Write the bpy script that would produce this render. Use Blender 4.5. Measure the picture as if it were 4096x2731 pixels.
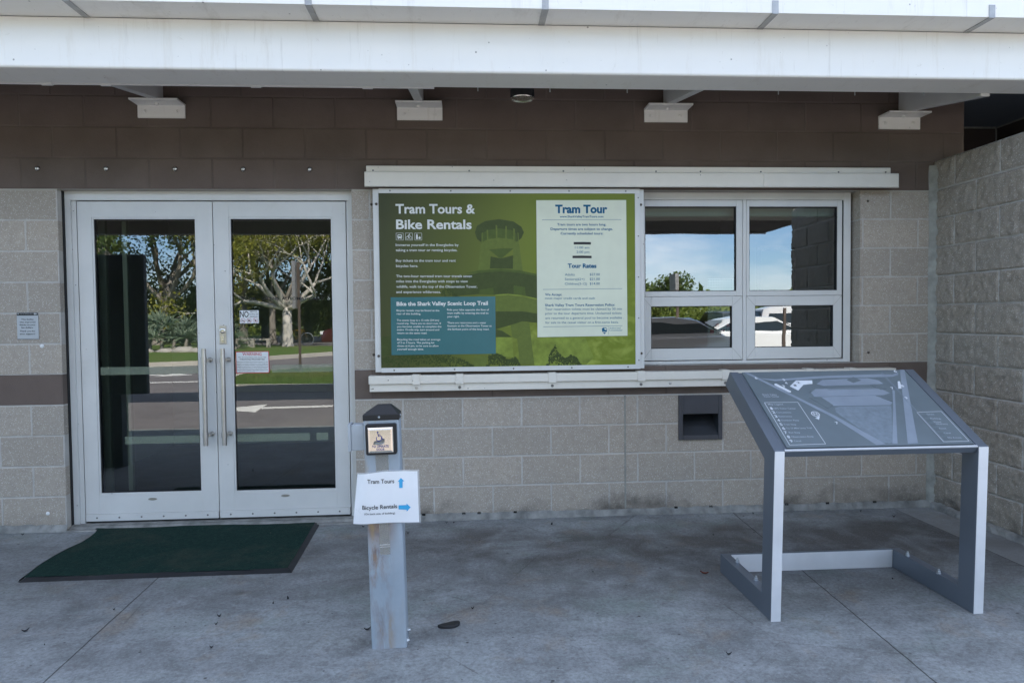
import bpy, math, random
import numpy as np
from mathutils import Vector, Matrix
R = math.radians
random.seed(7)
for o in list(bpy.data.objects):
    bpy.data.objects.remove(o, do_unlink=True)
S = bpy.context.scene
COL = S.collection

# ------------------------------------------------------------------ camera
cam_d = bpy.data.cameras.new('camera')
cam_d.sensor_width = 36.0
cam_d.lens = 2767.99 / 4096 * 36
cam_d.clip_start = 0.05
cam_d.clip_end = 2000
cam = bpy.data.objects.new('camera', cam_d)
COL.objects.link(cam)
cr, cu, cf = (0.99784841, -0.06476147, -0.01022259), (0.01225176, 0.03101375, 0.99944387), (0.06440841, 0.99741872, -0.03174046)
cam.matrix_world = Matrix(((cr[0], cu[0], -cf[0], 2.89844), (cr[1], cu[1], -cf[1], -4.75552), (cr[2], cu[2], -cf[2], 1.34864), (0, 0, 0, 1)))
S.camera = cam

# ------------------------------------------------------------------ sky and sun
SUN_EL, SUN_AZ = 45.0, 20.0            # azimuth from +Y (behind the building) towards +X
world = bpy.data.worlds.new('World')
S.world = world
world.use_nodes = True
wn, wl = world.node_tree.nodes, world.node_tree.links
wn.clear()
sky = wn.new('ShaderNodeTexSky')
sky.sky_type = 'NISHITA'
sky.sun_disc = False
sky.sun_elevation = R(SUN_EL)
sky.sun_rotation = R(SUN_AZ)
sky.air_density = 1.0
sky.dust_density = 0.25
sky.ozone_density = 1.5
wtc = wn.new('ShaderNodeTexCoord')
wmap = wn.new('ShaderNodeMapping')
wmap.inputs['Scale'].default_value = (1.0, 1.0, 2.6)
wno = wn.new('ShaderNodeTexNoise')
wno.inputs['Scale'].default_value = 3.1
wno.inputs['Detail'].default_value = 9
wno.inputs['Roughness'].default_value = 0.6
wno.inputs['Distortion'].default_value = 0.35
wr = wn.new('ShaderNodeValToRGB')
wr.color_ramp.elements[0].position = 0.45
wr.color_ramp.elements[0].color = (0, 0, 0, 1)
wr.color_ramp.elements[1].position = 0.68
wr.color_ramp.elements[1].color = (0.62, 0.62, 0.62, 1)
wmx = wn.new('ShaderNodeMix')
wmx.data_type = 'RGBA'
wmx.inputs[7].default_value = (11.0, 10.8, 10.8, 1)
wbg = wn.new('ShaderNodeBackground')
wbg.inputs['Strength'].default_value = 0.10
wout = wn.new('ShaderNodeOutputWorld')
wl.new(wtc.outputs['Generated'], wmap.inputs['Vector'])
wl.new(wmap.outputs[0], wno.inputs['Vector'])
wl.new(wno.outputs['Fac'], wr.inputs[0])
wl.new(wr.outputs['Color'], wmx.inputs['Factor'])
# clear blue between the clouds: the band of haze near the horizon is thin here
wsx = wn.new('ShaderNodeSeparateXYZ'); wl.new(wtc.outputs['Generated'], wsx.inputs[0])
whz = wn.new('ShaderNodeMapRange'); whz.inputs[1].default_value = 0.0; whz.inputs[2].default_value = 0.35; whz.inputs[3].default_value = 1.0; whz.inputs[4].default_value = 0.0
wl.new(wsx.outputs[2], whz.inputs[0])
wti = wn.new('ShaderNodeMix'); wti.data_type = 'RGBA'; wti.blend_type = 'MULTIPLY'; wti.inputs[7].default_value = (0.60, 0.77, 1.04, 1)
wl.new(whz.outputs[0], wti.inputs[0]); wl.new(sky.outputs[0], wti.inputs[6])
wl.new(wti.outputs[2], wmx.inputs[6])
wl.new(wmx.outputs[2], wbg.inputs['Color'])
wl.new(wbg.outputs[0], wout.inputs['Surface'])

sun_d = bpy.data.lights.new('sun', 'SUN')
sun_d.energy = 5.0
sun_d.angle = R(0.5)
sun_d.color = (1.0, 0.91, 0.77)
sun = bpy.data.objects.new('sun', sun_d)
COL.objects.link(sun)
sdir = Vector((math.sin(R(SUN_AZ)) * math.cos(R(SUN_EL)), math.cos(R(SUN_AZ)) * math.cos(R(SUN_EL)), math.sin(R(SUN_EL))))
sun.rotation_euler = sdir.to_track_quat('Z', 'Y').to_euler()
sun.location = sdir * 30

S.view_settings.view_transform = 'Standard'
S.view_settings.look = 'None'
S.view_settings.exposure = 2.27
S.view_settings.gamma = 1
S.render.engine = 'CYCLES'
S.cycles.use_denoising = True
S.cycles.max_bounces = 10
S.cycles.transparent_max_bounces = 16
S.cycles.caustics_reflective = False
S.cycles.sample_clamp_indirect = 8

# ------------------------------------------------------------------ node helpers
class NT:
    def __init__(s, name):
        s.m = bpy.data.materials.new(name)
        s.m.use_nodes = True
        s.n, s.l = s.m.node_tree.nodes, s.m.node_tree.links
        s.b = s.n['Principled BSDF']
        s.out = s.n['Material Output']
    def put(s, sock, v):
        if v is None: return
        if hasattr(v, 'is_output') or isinstance(v, bpy.types.NodeSocket): s.l.new(v, sock)
        elif isinstance(v, (tuple, list)) and len(v) == 3 and sock.type == 'RGBA': sock.default_value = (*v, 1)
        else: sock.default_value = v
    def coord(s):
        return s.n.new('ShaderNodeTexCoord').outputs['Object']
    def xyz(s, v=None):
        q = s.n.new('ShaderNodeSeparateXYZ')
        s.l.new(v or s.coord(), q.inputs[0])
        return q.outputs
    def comb(s, x, y, z):
        q = s.n.new('ShaderNodeCombineXYZ')
        for i, v in enumerate((x, y, z)): s.put(q.inputs[i], v)
        return q.outputs[0]
    def math(s, op, a, b=None, c=None, clamp=False):
        q = s.n.new('ShaderNodeMath'); q.operation = op; q.use_clamp = clamp
        s.put(q.inputs[0], a); s.put(q.inputs[1], b); s.put(q.inputs[2], c)
        return q.outputs[0]
    def noise(s, scale, detail=4, rough=0.55, vec=None, dist=0.0):
        q = s.n.new('ShaderNodeTexNoise')
        q.inputs['Scale'].default_value = scale; q.inputs['Detail'].default_value = detail
        q.inputs['Roughness'].default_value = rough; q.inputs['Distortion'].default_value = dist
        s.l.new(vec or s.coord(), q.inputs['Vector'])
        return q.outputs['Fac']
    def voro(s, scale, vec=None, what='Distance', feature='F1'):
        q = s.n.new('ShaderNodeTexVoronoi'); q.feature = feature
        q.inputs['Scale'].default_value = scale
        s.l.new(vec or s.coord(), q.inputs['Vector'])
        return q.outputs[what]
    def white(s, vec):
        q = s.n.new('ShaderNodeTexWhiteNoise'); s.l.new(vec, q.inputs['Vector'])
        return q.outputs['Value']
    def ramp(s, fac, lo, hi, a=0.0, b=1.0):
        q = s.n.new('ShaderNodeMapRange'); q.clamp = True
        s.put(q.inputs[0], fac)
        for i, v in enumerate((lo, hi, a, b)): q.inputs[1 + i].default_value = v
        return q.outputs[0]
    def mix(s, f, a, b, mode='MIX'):
        q = s.n.new('ShaderNodeMix'); q.data_type = 'RGBA'; q.blend_type = mode
        s.put(q.inputs[0], f); s.put(q.inputs[6], a); s.put(q.inputs[7], b)
        return q.outputs[2]
    def bump(s, h, strength=0.3, dist=0.01):
        q = s.n.new('ShaderNodeBump')
        q.inputs['Strength'].default_value = strength; q.inputs['Distance'].default_value = dist
        s.l.new(h, q.inputs['Height'])
        s.l.new(q.outputs[0], s.b.inputs['Normal'])
    def scale_vec(s, v, sc):
        q = s.n.new('ShaderNodeMapping'); q.inputs['Scale'].default_value = sc
        s.l.new(v or s.coord(), q.inputs['Vector'])
        return q.outputs[0]
    def set(s, **k):
        for a, v in k.items():
            s.put(s.b.inputs[{'col': 'Base Color', 'rough': 'Roughness', 'metal': 'Metallic', 'spec': 'Specular IOR Level', 'coat': 'Coat Weight', 'sheen': 'Sheen Weight'}[a]], v)
        return s.m

def paint(name, col, rough=0.45, metal=0.0, var=0.08, scale=6.0, dirt=None, dirt_amt=0.35, spots=0.0, bump=0.0, spec=0.5):
    t = NT(name)
    n1 = t.noise(scale, 5, 0.6)
    c2 = tuple(max(0, c * (1 - 2.2 * var)) for c in col)
    c3 = tuple(min(1, c * (1 + var)) for c in col)
    c = t.mix(t.ramp(n1, 0.3, 0.7), c2, c3)
    if dirt:
        n2 = t.noise(scale * 2.7, 8, 0.7, dist=0.6)
        c = t.mix(t.ramp(n2, 0.58, 0.75, 0, dirt_amt), c, dirt)
    if spots:
        v = t.voro(26)
        w = t.white(t.voro(26, what='Position'))
        m = t.math('MULTIPLY', t.math('LESS_THAN', v, 0.10), t.math('LESS_THAN', w, spots))
        c = t.mix(t.math('MULTIPLY', m, 0.7), c, (0.05, 0.045, 0.04))
    if bump: t.bump(t.noise(scale * 12, 4, 0.6), bump, 0.003)
    return t.set(col=c, rough=t.ramp(n1, 0.25, 0.75, rough * 0.85, min(1, rough * 1.15)), metal=metal, spec=spec)

def streaked(name, col, tan=(0.42, 0.34, 0.22)):
    """white paint with faint run-off streaks, fly specks and a grimy upper edge"""
    t = NT(name)
    co = t.coord()
    n1 = t.noise(2, 5, 0.6)
    c = t.mix(t.ramp(n1, 0.3, 0.7), tuple(a * 0.96 for a in col), col)
    st = t.noise(7, 6, 0.75, t.scale_vec(co, (1.0, 0.3, 0.10)), 0.2)
    c = t.mix(t.ramp(st, 0.56, 0.72, 0, 0.26), c, tan)
    st2 = t.noise(31, 4, 0.7, t.scale_vec(co, (1.0, 0.3, 0.06)))
    c = t.mix(t.ramp(st2, 0.62, 0.72, 0, 0.22), c, (0.35, 0.32, 0.27))
    bl = t.noise(19, 6, 0.75, dist=0.8)
    c = t.mix(t.ramp(bl, 0.64, 0.72, 0, 0.35), c, (0.40, 0.36, 0.28))
    for sc_, pr in ((17, 0.10), (46, 0.05)):
        v = t.voro(sc_); w = t.white(t.voro(sc_, what='Position'))
        c = t.mix(t.math('MULTIPLY', t.math('MULTIPLY', t.ramp(v, 0.05, 0.11, 1, 0), t.math('LESS_THAN', w, pr)), 0.75), c, (0.07, 0.06, 0.05))
    t.bump(t.noise(1.1, 3), 0.05, 0.02)
    return t.set(col=c, rough=t.ramp(bl, 0.3, 0.7, 0.36, 0.5), spec=0.5)

def flat(name, col, rough=0.5, metal=0.0, spec=0.4):
    t = NT(name)
    n = t.noise(9, 3)
    return t.set(col=t.mix(t.ramp(n, 0.3, 0.7), tuple(c * 0.93 for c in col), col), rough=rough, metal=metal, spec=spec)

# ------------------------------------------------------------------ materials
def block_material(name, split=False):
    """Concrete masonry: 16 x 8 inch blocks, mortar joints, pale aggregate chips; brown painted bands on the flat wall."""
    t = NT(name)
    co = t.coord(); x, y, z = t.xyz(co)
    u = y if split else x
    rowf = t.math('DIVIDE', z, 0.2032)
    row = t.math('FLOOR', rowf)
    odd = t.math('MODULO', t.math('ADD', row, 20), 2)
    off = t.math('MULTIPLY', odd, 0.2032)
    # lower courses and header courses start from different points
    base = t.math('ADD', u, t.math('ADD', off, 0.0 if split else -2.657 + 0.4064 * 10 - 0.2032 * 0))
    if not split:
        hi = t.math('GREATER_THAN', z, 2.2352)
        base = t.math('ADD', base, t.math('MULTIPLY', hi, 2.657 - 0.2032))
    uf = t.math('DIVIDE', base, 0.4064)
    cell = t.comb(t.math('FLOOR', uf), row, 0.0)
    wob = t.math('MULTIPLY', t.math('SUBTRACT', t.noise(14, 3), 0.5), 0.010)
    du = t.math('MULTIPLY', t.math('ABSOLUTE', t.math('SUBTRACT', t.math('FRACT', t.math('ADD', uf, 0.5)), 0.5)), 0.4064)
    dz = t.math('MULTIPLY', t.math('ABSOLUTE', t.math('SUBTRACT', t.math('FRACT', t.math('ADD', rowf, 0.5)), 0.5)), 0.2032)
    d = t.math('ADD', t.math('MINIMUM', du, dz), wob)
    mort = t.ramp(d, 0.0042, 0.0075, 1, 0)
    rnd = t.white(cell)
    big = t.noise(3.0, 5, 0.6); fine = t.noise(90, 4, 0.7); med = t.noise(22, 5, 0.65)
    # aggregate chips
    vp = t.voro(190, what='Position'); vd = t.voro(190)
    w = t.white(vp)
    chip = t.math('MULTIPLY', t.math('LESS_THAN', w, 0.17), t.ramp(vd, 0.32, 0.5, 1, 0))
    vp2 = t.voro(240, what='Position'); pit = t.math('MULTIPLY', t.math('LESS_THAN', t.white(vp2), 0.06), t.ramp(t.voro(240), 0.25, 0.45, 1, 0))
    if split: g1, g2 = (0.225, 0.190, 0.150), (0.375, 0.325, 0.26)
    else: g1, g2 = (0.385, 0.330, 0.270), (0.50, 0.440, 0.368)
    c = t.mix(t.ramp(med, 0.3, 0.7), g1, g2)
    c = t.mix(t.ramp(rnd, 0, 1, 0, 0.7), c, (0.32, 0.285, 0.24))
    c = t.mix(t.ramp(big, 0.42, 0.72, 0, 0.35), c, (0.36, 0.33, 0.29))
    c = t.mix(t.math('MULTIPLY', t.ramp(fine, 0.35, 0.7), 0.35), c, (0.24, 0.228, 0.21))
    c = t.mix(t.math('MULTIPLY', chip, 0.55), c, (0.80, 0.78, 0.73))
    c = t.mix(t.math('MULTIPLY', pit, 0.7), c, (0.06, 0.055, 0.05))
    mc = t.mix(t.ramp(t.noise(5, 4), 0.3, 0.7), (0.42, 0.41, 0.39), (0.60, 0.59, 0.565))
    c = t.mix(t.math('MULTIPLY', mort, 0.55 if split else 0.62), c, mc)
    # damp black stain along the bottom course
    low = t.ramp(t.math('ADD', z, t.math('MULTIPLY', t.math('SUBTRACT', t.noise(5, 6, 0.7), 0.5), 0.35)), 0.015, 0.12, 1, 0)
    patch = t.math('MULTIPLY', low, t.ramp(t.noise(2.2, 4), 0.42, 0.6, 0.05, 0.75))
    c = t.mix(patch, c, (0.07, 0.062, 0.055))
    if not split:
        # brown paint
        band = t.math('MULTIPLY', t.math('GREATER_THAN', z, 0.8128 + 0.004), t.math('LESS_THAN', z, 1.016))
        isb = t.math('MAXIMUM', hi, band)
        b1 = t.mix(t.ramp(big, 0.35, 0.68), (0.122, 0.096, 0.081), (0.160, 0.126, 0.107))
        b1 = t.mix(t.ramp(rnd, 0, 1, 0, 0.45), b1, (0.150, 0.112, 0.096))
        b1 = t.mix(t.math('MULTIPLY', t.ramp(t.noise(160, 3, 0.7), 0.55, 0.75), 0.3), b1, (0.02, 0.017, 0.015))
        b1 = t.mix(t.math('MULTIPLY', mort, 0.26), b1, t.mix(t.ramp(t.noise(1.3, 3), 0.45, 0.6), (0.045, 0.036, 0.03), (0.19, 0.16, 0.14)))
        sv = t.scale_vec(co, (1, 1, 0.22))
        scr = t.math('MULTIPLY', t.ramp(t.noise(30, 3, 0.7, sv), 0.71, 0.76), t.ramp(t.noise(1.7, 2), 0.5, 0.66))
        b1 = t.mix(t.math('MULTIPLY', scr, 0.5), b1, (0.3, 0.27, 0.25))
        c = t.mix(isb, c, b1)
        edge = t.math('MULTIPLY', t.ramp(t.math('ABSOLUTE', t.math('SUBTRACT', z, 2.229)), 0.004, 0.008, 1, 0), 0.8)
        c = t.mix(edge, c, (0.42, 0.39, 0.33))
    h = t.math('ADD', t.math('MULTIPLY', fine, 0.35), t.math('MULTIPLY', med, 0.4))
    h = t.math('SUBTRACT', h, t.math('MULTIPLY', mort, 0.9))
    t.bump(h, 0.55 if not split else 0.4, 0.006)
    return t.set(col=c, rough=0.88, spec=0.25)

def concrete_material():
    t = NT('concrete_floor')
    co = t.coord(); x, y, z = t.xyz(co)
    big = t.noise(0.9, 6, 0.62, dist=0.4); mid = t.noise(4.5, 7, 0.68); fine = t.noise(60, 4, 0.7); blot = t.noise(11, 6, 0.72, dist=0.8)
    st = t.scale_vec(co, (1.0, 2.4, 1.0))
    c = t.mix(t.ramp(mid, 0.34, 0.66), (0.150, 0.160, 0.163), (0.300, 0.320, 0.330))
    c = t.mix(t.ramp(t.noise(1.7, 6, 0.7, st, 0.7), 0.48, 0.64, 0, 0.7), c, (0.32, 0.35, 0.355))
    c = t.mix(t.ramp(blot, 0.52, 0.64, 0, 0.35), c, (0.125, 0.118, 0.115))
    c = t.mix(t.ramp(t.noise(14, 7, 0.78, st, 0.6), 0.56, 0.68, 0, 0.42), c, (0.41, 0.45, 0.46))
    # rust, tan and green tints
    c = t.mix(t.ramp(t.noise(2.7, 5, 0.7, t.scale_vec(co, (1.1, 0.9, 1))), 0.56, 0.72, 0, 0.55), c, (0.27, 0.205, 0.14))
    c = t.mix(t.ramp(t.noise(1.9, 5, 0.7, t.scale_vec(co, (0.8, 1.3, 2.1))), 0.54, 0.70, 0, 0.6), c, (0.175, 0.225, 0.20))
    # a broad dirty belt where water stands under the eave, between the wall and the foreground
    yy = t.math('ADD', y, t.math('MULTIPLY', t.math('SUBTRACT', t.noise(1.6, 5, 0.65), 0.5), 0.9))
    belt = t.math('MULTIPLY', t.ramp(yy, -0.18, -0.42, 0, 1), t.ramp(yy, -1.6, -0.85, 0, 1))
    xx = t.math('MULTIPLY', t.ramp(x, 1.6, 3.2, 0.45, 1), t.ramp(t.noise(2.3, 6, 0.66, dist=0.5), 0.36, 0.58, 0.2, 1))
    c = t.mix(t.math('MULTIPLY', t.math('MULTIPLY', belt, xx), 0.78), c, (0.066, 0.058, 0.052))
    # dark drips and old gum
    vg = t.voro(2.6, what='Position'); gd = t.voro(2.6, t.scale_vec(co, (1, 1, 1)))
    gum = t.math('MULTIPLY', t.math('LESS_THAN', t.white(vg), 0.5), t.ramp(t.math('ADD', gd, t.math('MULTIPLY', t.noise(30, 4), 0.10)), 0.07, 0.17, 1, 0))
    c = t.mix(t.math('MULTIPLY', gum, 0.55), c, (0.075, 0.068, 0.06))
    c = t.mix(t.math('MULTIPLY', t.ramp(fine, 0.42, 0.66), 0.42), c, (0.07, 0.066, 0.063))
    c = t.mix(t.math('MULTIPLY', t.ramp(t.noise(130, 3, 0.6), 0.58, 0.7), 0.35), c, (0.5, 0.5, 0.5))
    for sc_, pr, r0, r1, amt in ((9, 0.22, 0.05, 0.085, 0.8), (22, 0.10, 0.08, 0.13, 0.7)):
        vp = t.voro(sc_, what='Position')
        spk = t.math('MULTIPLY', t.math('LESS_THAN', t.white(vp), pr), t.ramp(t.voro(sc_), r0, r1, 1, 0))
        c = t.mix(t.math('MULTIPLY', spk, amt), c, (0.03, 0.027, 0.024))
    # hairline crazing
    cr = t.voro(1.15, t.scale_vec(co, (1, 1, 0)), feature='DISTANCE_TO_EDGE')
    crk = t.math('MULTIPLY', t.ramp(t.math('ADD', cr, t.math('MULTIPLY', t.math('SUBTRACT', t.noise(9, 5, 0.7), 0.5), 0.02)), 0.0, 0.0045, 1, 0), t.ramp(t.noise(0.9, 3), 0.5, 0.62))
    c = t.mix(t.math('MULTIPLY', crk, 0.5), c, (0.05, 0.045, 0.042))
    # saw-cut joints: x = a + b*y
    jm = None
    wob = t.math('MULTIPLY', t.math('SUBTRACT', t.noise(12, 3), 0.5), 0.008)
    for a, b, lo, hi in ((1.172, -0.040, -4.3, 0.0), (4.757, 0.0507, -4.3, 0.0), (5.931, 0.005, -4.3, 0.0), (-2.5, 0, -4.3, 0), (8.3, 0, -4.3, 0)):
        d = t.math('ABSOLUTE', t.math('ADD', wob, t.math('SUBTRACT', x, t.math('MULTIPLY_ADD', y, b, a))))
        m = t.ramp(d, 0.0018, 0.0042, 1, 0)
        jm = m if jm is None else t.math('MAXIMUM', jm, m)
    c = t.mix(t.math('MULTIPLY', jm, 0.85), c, (0.02, 0.018, 0.016))
    # the slab strip beyond the last joint was poured paler
    c = t.mix(t.math('MULTIPLY', t.ramp(x, 5.925, 5.935), 0.35), c, (0.40, 0.40, 0.39))
    sv = t.scale_vec(co, (60, 3, 1))
    brush = t.noise(6, 3, 0.6, sv)
    h = t.math('ADD', t.math('MULTIPLY', brush, 0.5), t.math('MULTIPLY', fine, 0.5))
    h = t.math('SUBTRACT', h, t.math('MULTIPLY', jm, 2.0))
    t.bump(h, 0.35, 0.004)
    return t.set(col=c, rough=t.ramp(mid, 0.3, 0.7, 0.62, 0.85), spec=0.35)

def glass_material(name, refl=0.16, tint=(0.62, 0.70, 0.66), wave=0.0):
    t = NT(name)
    t.n.remove(t.b)
    tr = t.n.new('ShaderNodeBsdfTransparent'); tr.inputs[0].default_value = (*tint, 1)
    gl = t.n.new('ShaderNodeBsdfGlossy'); gl.inputs['Roughness'].default_value = 0.0; gl.inputs[0].default_value = (0.93, 0.97, 1.0, 1)
    fr = t.n.new('ShaderNodeFresnel'); fr.inputs[0].default_value = 1.5
    f = t.math('ADD', t.math('MULTIPLY', fr.outputs[0], 0.9), refl - 0.04, clamp=True)
    if wave:
        b = t.n.new('ShaderNodeBump'); b.inputs['Strength'].default_value = wave; b.inputs['Distance'].default_value = 0.01
        t.l.new(t.noise(2.2, 2, 0.4), b.inputs['Height']); t.l.new(b.outputs[0], gl.inputs['Normal'])
    mx = t.n.new('ShaderNodeMixShader')
    t.l.new(f, mx.inputs[0]); t.l.new(tr.outputs[0], mx.inputs[1]); t.l.new(gl.outputs[0], mx.inputs[2])
    t.l.new(mx.outputs[0], t.out.inputs[0])
    return t.m

def film_material(name, col, fac):
    t = NT(name); t.set(col=col, rough=0.5)
    tr = t.n.new('ShaderNodeBsdfTransparent'); mx = t.n.new('ShaderNodeMixShader')
    t.put(mx.inputs[0], t.math('MULTIPLY', t.ramp(t.noise(8, 3), 0.3, 0.7, 0.85, 1.0), fac))
    t.l.new(tr.outputs[0], mx.inputs[1]); t.l.new(t.b.outputs[0], mx.inputs[2]); t.l.new(mx.outputs[0], t.out.inputs[0])
    return t.m

def bollard_material():
    t = NT('galvanised_post')
    co = t.coord(); x, y, z = t.xyz(co)
    n = t.noise(5, 5); f = t.noise(30, 4)
    c = t.mix(t.ramp(n, 0.3, 0.7), (0.29, 0.345, 0.40), (0.39, 0.44, 0.495))
    sv = t.scale_vec(co, (1, 1, 0.28))
    rn = t.noise(17, 6, 0.7, sv, 0.4)
    # rust starts under the paper and runs down the front face
    zz = t.ramp(z, 0.22, 0.55, 0.55, 1.0); top = t.ramp(z, 0.50, 0.70, 1.0, 0.0)
    xm = t.ramp(t.math('ABSOLUTE', t.math('ADD', x, 0.035)), 0.015, 0.075, 1, 0.0)
    m = t.math('MULTIPLY', t.math('MULTIPLY', t.ramp(rn, 0.42, 0.62), xm), t.math('MULTIPLY', zz, top))
    hv = t.math('MULTIPLY', t.math('MULTIPLY', t.ramp(z, 0.40, 0.54), top), t.ramp(t.math('ABSOLUTE', t.math('ADD', x, 0.025)), 0.035, 0.085, 1.0, 0))
    m = t.math('MAXIMUM', m, t.math('MULTIPLY', hv, t.ramp(rn, 0.25, 0.5, 0.75, 1)))
    c = t.mix(t.math('MULTIPLY', m, 0.97), c, t.mix(t.ramp(f, 0.35, 0.65), (0.14, 0.062, 0.024), (0.28, 0.15, 0.062)))
    spot = t.math('MULTIPLY', t.ramp(t.noise(13, 5, 0.65, sv), 0.54, 0.66, 0, 0.75), t.ramp(t.math('ABSOLUTE', t.math('ADD', x, 0.03)), 0.02, 0.06, 1, 0.15))
    c = t.mix(spot, c, (0.36, 0.25, 0.12))
    scr = t.ramp(t.noise(40, 3, 0.6, t.scale_vec(co, (2, 1, 0.15))), 0.68, 0.73, 0, 0.35)
    c = t.mix(scr, c, (0.22, 0.25, 0.30))
    return t.set(col=c, rough=0.48, metal=0.15, spec=0.4)

def mat_carpet():
    t = NT('green_carpet')
    f = t.noise(220, 4, 0.8); b = t.noise(3, 5, 0.65)
    st = t.noise(5, 5, 0.7, t.scale_vec(None, (1, 2.2, 1)))
    c = t.mix(t.ramp(f, 0.35, 0.7), (0.0035, 0.0155, 0.0125), (0.012, 0.045, 0.036))
    c = t.mix(t.ramp(b, 0.4, 0.7, 0, 0.45), c, (0.010, 0.031, 0.025))
    c = t.mix(t.ramp(st, 0.6, 0.75, 0, 0.5), c, (0.018, 0.022, 0.009))
    pile = t.noise(45, 5, 0.8)
    c = t.mix(t.ramp(pile, 0.45, 0.65, 0, 0.55), c, (0.022, 0.062, 0.048))
    c = t.mix(t.ramp(t.noise(70, 4, 0.8), 0.55, 0.68, 0, 0.6), c, (0.003, 0.010, 0.009))
    c = t.mix(t.ramp(t.noise(1.8, 5, 0.7), 0.5, 0.68, 0, 0.5), c, (0.045, 0.055, 0.04))
    vl = t.voro(18, what='Position'); lint = t.math('MULTIPLY', t.math('LESS_THAN', t.white(vl), 0.16), t.ramp(t.voro(18), 0.05, 0.10, 1, 0))
    c = t.mix(t.math('MULTIPLY', lint, 0.6), c, (0.16, 0.15, 0.12))
    t.bump(f, 0.8, 0.006)
    return t.set(col=c, rough=1.0, spec=0.05, sheen=0.02)

def sign_sky_material():
    """The printed photograph on the panel: dark olive at the top left to lime at the lower right, with cloud blotches low down."""
    t = NT('printed_green_sheet')
    x, y, z = t.xyz()
    g = t.math('ADD', t.ramp(x, -0.85, 0.3, 0, 0.75), t.ramp(z, 1.2, 0.05, 0, 0.12))
    q = t.n.new('ShaderNodeValToRGB'); e = q.color_ramp.elements
    e[0].position = 0.0; e[0].color = (0.058, 0.064, 0.030, 1)
    e[1].position = 0.9; e[1].color = (0.175, 0.225, 0.022, 1)
    k = e.new(0.35); k.color = (0.100, 0.118, 0.028, 1)
    k = e.new(0.62); k.color = (0.160, 0.195, 0.034, 1)
    t.l.new(g, q.inputs[0])
    cl = t.math('MULTIPLY', t.ramp(t.noise(6, 6, 0.6, t.scale_vec(None, (1, 1, 1.8)), 0.4), 0.5, 0.68), t.math('MULTIPLY', t.ramp(x, -0.2, 0.2), t.ramp(z, 0.75, 0.35)))
    c = t.mix(t.math('MULTIPLY', cl, 0.75), q.outputs[0], (0.36, 0.42, 0.085))
    return t.set(col=c, rough=0.4, spec=0.18)

M = {}
M['block'] = block_material('ground_face_block')
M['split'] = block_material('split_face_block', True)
M['concrete'] = concrete_material()
M['white_frame'] = paint('white_aluminium', (0.64, 0.64, 0.62), 0.38, var=0.03, scale=3, dirt=(0.40, 0.38, 0.34), dirt_amt=0.12, spots=0.10)
M['cream_rail'] = paint('cream_painted_steel', (0.74, 0.70, 0.62), 0.4, var=0.03, scale=4, dirt=(0.42, 0.37, 0.28), dirt_amt=0.18, spots=0.16)
M['canopy_white'] = streaked('white_canopy_paint', (0.84, 0.83, 0.79))
M['soffit_white'] = streaked('gutter_paint', (0.82, 0.80, 0.75), (0.36, 0.31, 0.24))
M['beam_grey'] = paint('grey_white_beam_paint', (0.62, 0.62, 0.61), 0.45, var=0.04, scale=3, spots=0.1)
M['strap'] = paint('galvanised_strap', (0.36, 0.36, 0.36), 0.42, metal=0.5, var=0.12, scale=14, dirt=(0.16, 0.14, 0.12))
M['steel'] = paint('stainless_steel', (0.60, 0.59, 0.56), 0.26, metal=1.0, var=0.04, scale=20)
M['handle'] = paint('brushed_steel', (0.52, 0.50, 0.47), 0.34, metal=0.9, var=0.05, scale=25)
M['black'] = paint('black_plastic', (0.010, 0.010, 0.012), 0.55, var=0.2, scale=10)
M['dark_bronze'] = paint('dark_grey_powder_coat', (0.055, 0.057, 0.066), 0.5, var=0.08, scale=8, spots=0.1)
M['lamp_well'] = paint('dark_lamp_recess', (0.028, 0.033, 0.04), 0.5, var=0.15, scale=12, dirt=(0.11, 0.085, 0.05), dirt_amt=0.4)
M['stand'] = paint('slate_powder_coat', (0.155, 0.18, 0.215), 0.38, metal=0.45, var=0.02, scale=3)
M['stand_pale'] = paint('pale_front_face', (0.74, 0.75, 0.77), 0.42, metal=0.35, var=0.03, scale=7)  # paler tone for thin sheets over the stand's front faces and lip
M['gasket'] = flat('black_gasket', (0.015, 0.015, 0.016), 0.7)
M['dark_gap'] = flat('dark_gap', (0.01, 0.01, 0.01), 0.9)
M['sealant'] = paint('grey_sealant', (0.30, 0.30, 0.27), 0.7, var=0.15, scale=14)
M['caulk'] = paint('cement_wash', (0.27, 0.27, 0.255), 0.9, var=0.25, scale=9, dirt=(0.10, 0.09, 0.08), dirt_amt=0.6, bump=0.5)
M['screw'] = flat('screw_head', (0.20, 0.20, 0.19), 0.4, 0.7)
M['rust_bolt'] = flat('weathered_bolt', (0.10, 0.085, 0.07), 0.55, 0.4)
M['zinc'] = flat('zinc_bolt', (0.52, 0.55, 0.58), 0.35, 0.8)
M['white_plastic'] = flat('white_plastic', (0.78, 0.79, 0.8), 0.4)
M['glass'] = glass_material('door_glass', 0.145, (0.62, 0.70, 0.66))
M['win_glass'] = glass_material('window_glass', 0.19, (0.55, 0.65, 0.62), 0.05)
M['film'] = film_material('frosted_film', (0.50, 0.60, 0.44), 0.16)
M['bollard'] = bollard_material()
M['carpet'] = mat_carpet()
M['rubber'] = paint('black_rubber', (0.016, 0.017, 0.02), 0.6, var=0.2, scale=12)
M['sign_sheet'] = sign_sky_material()
M['ink_white'] = flat('white_print', (0.72, 0.73, 0.70), 0.35)
M['ink_soft'] = flat('pale_print', (0.62, 0.64, 0.58), 0.35)
M['teal'] = flat('teal_print', (0.038, 0.155, 0.17), 0.25)
M['poster'] = flat('pale_green_sheet', (0.72, 0.75, 0.60), 0.35, spec=0.2)
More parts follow.
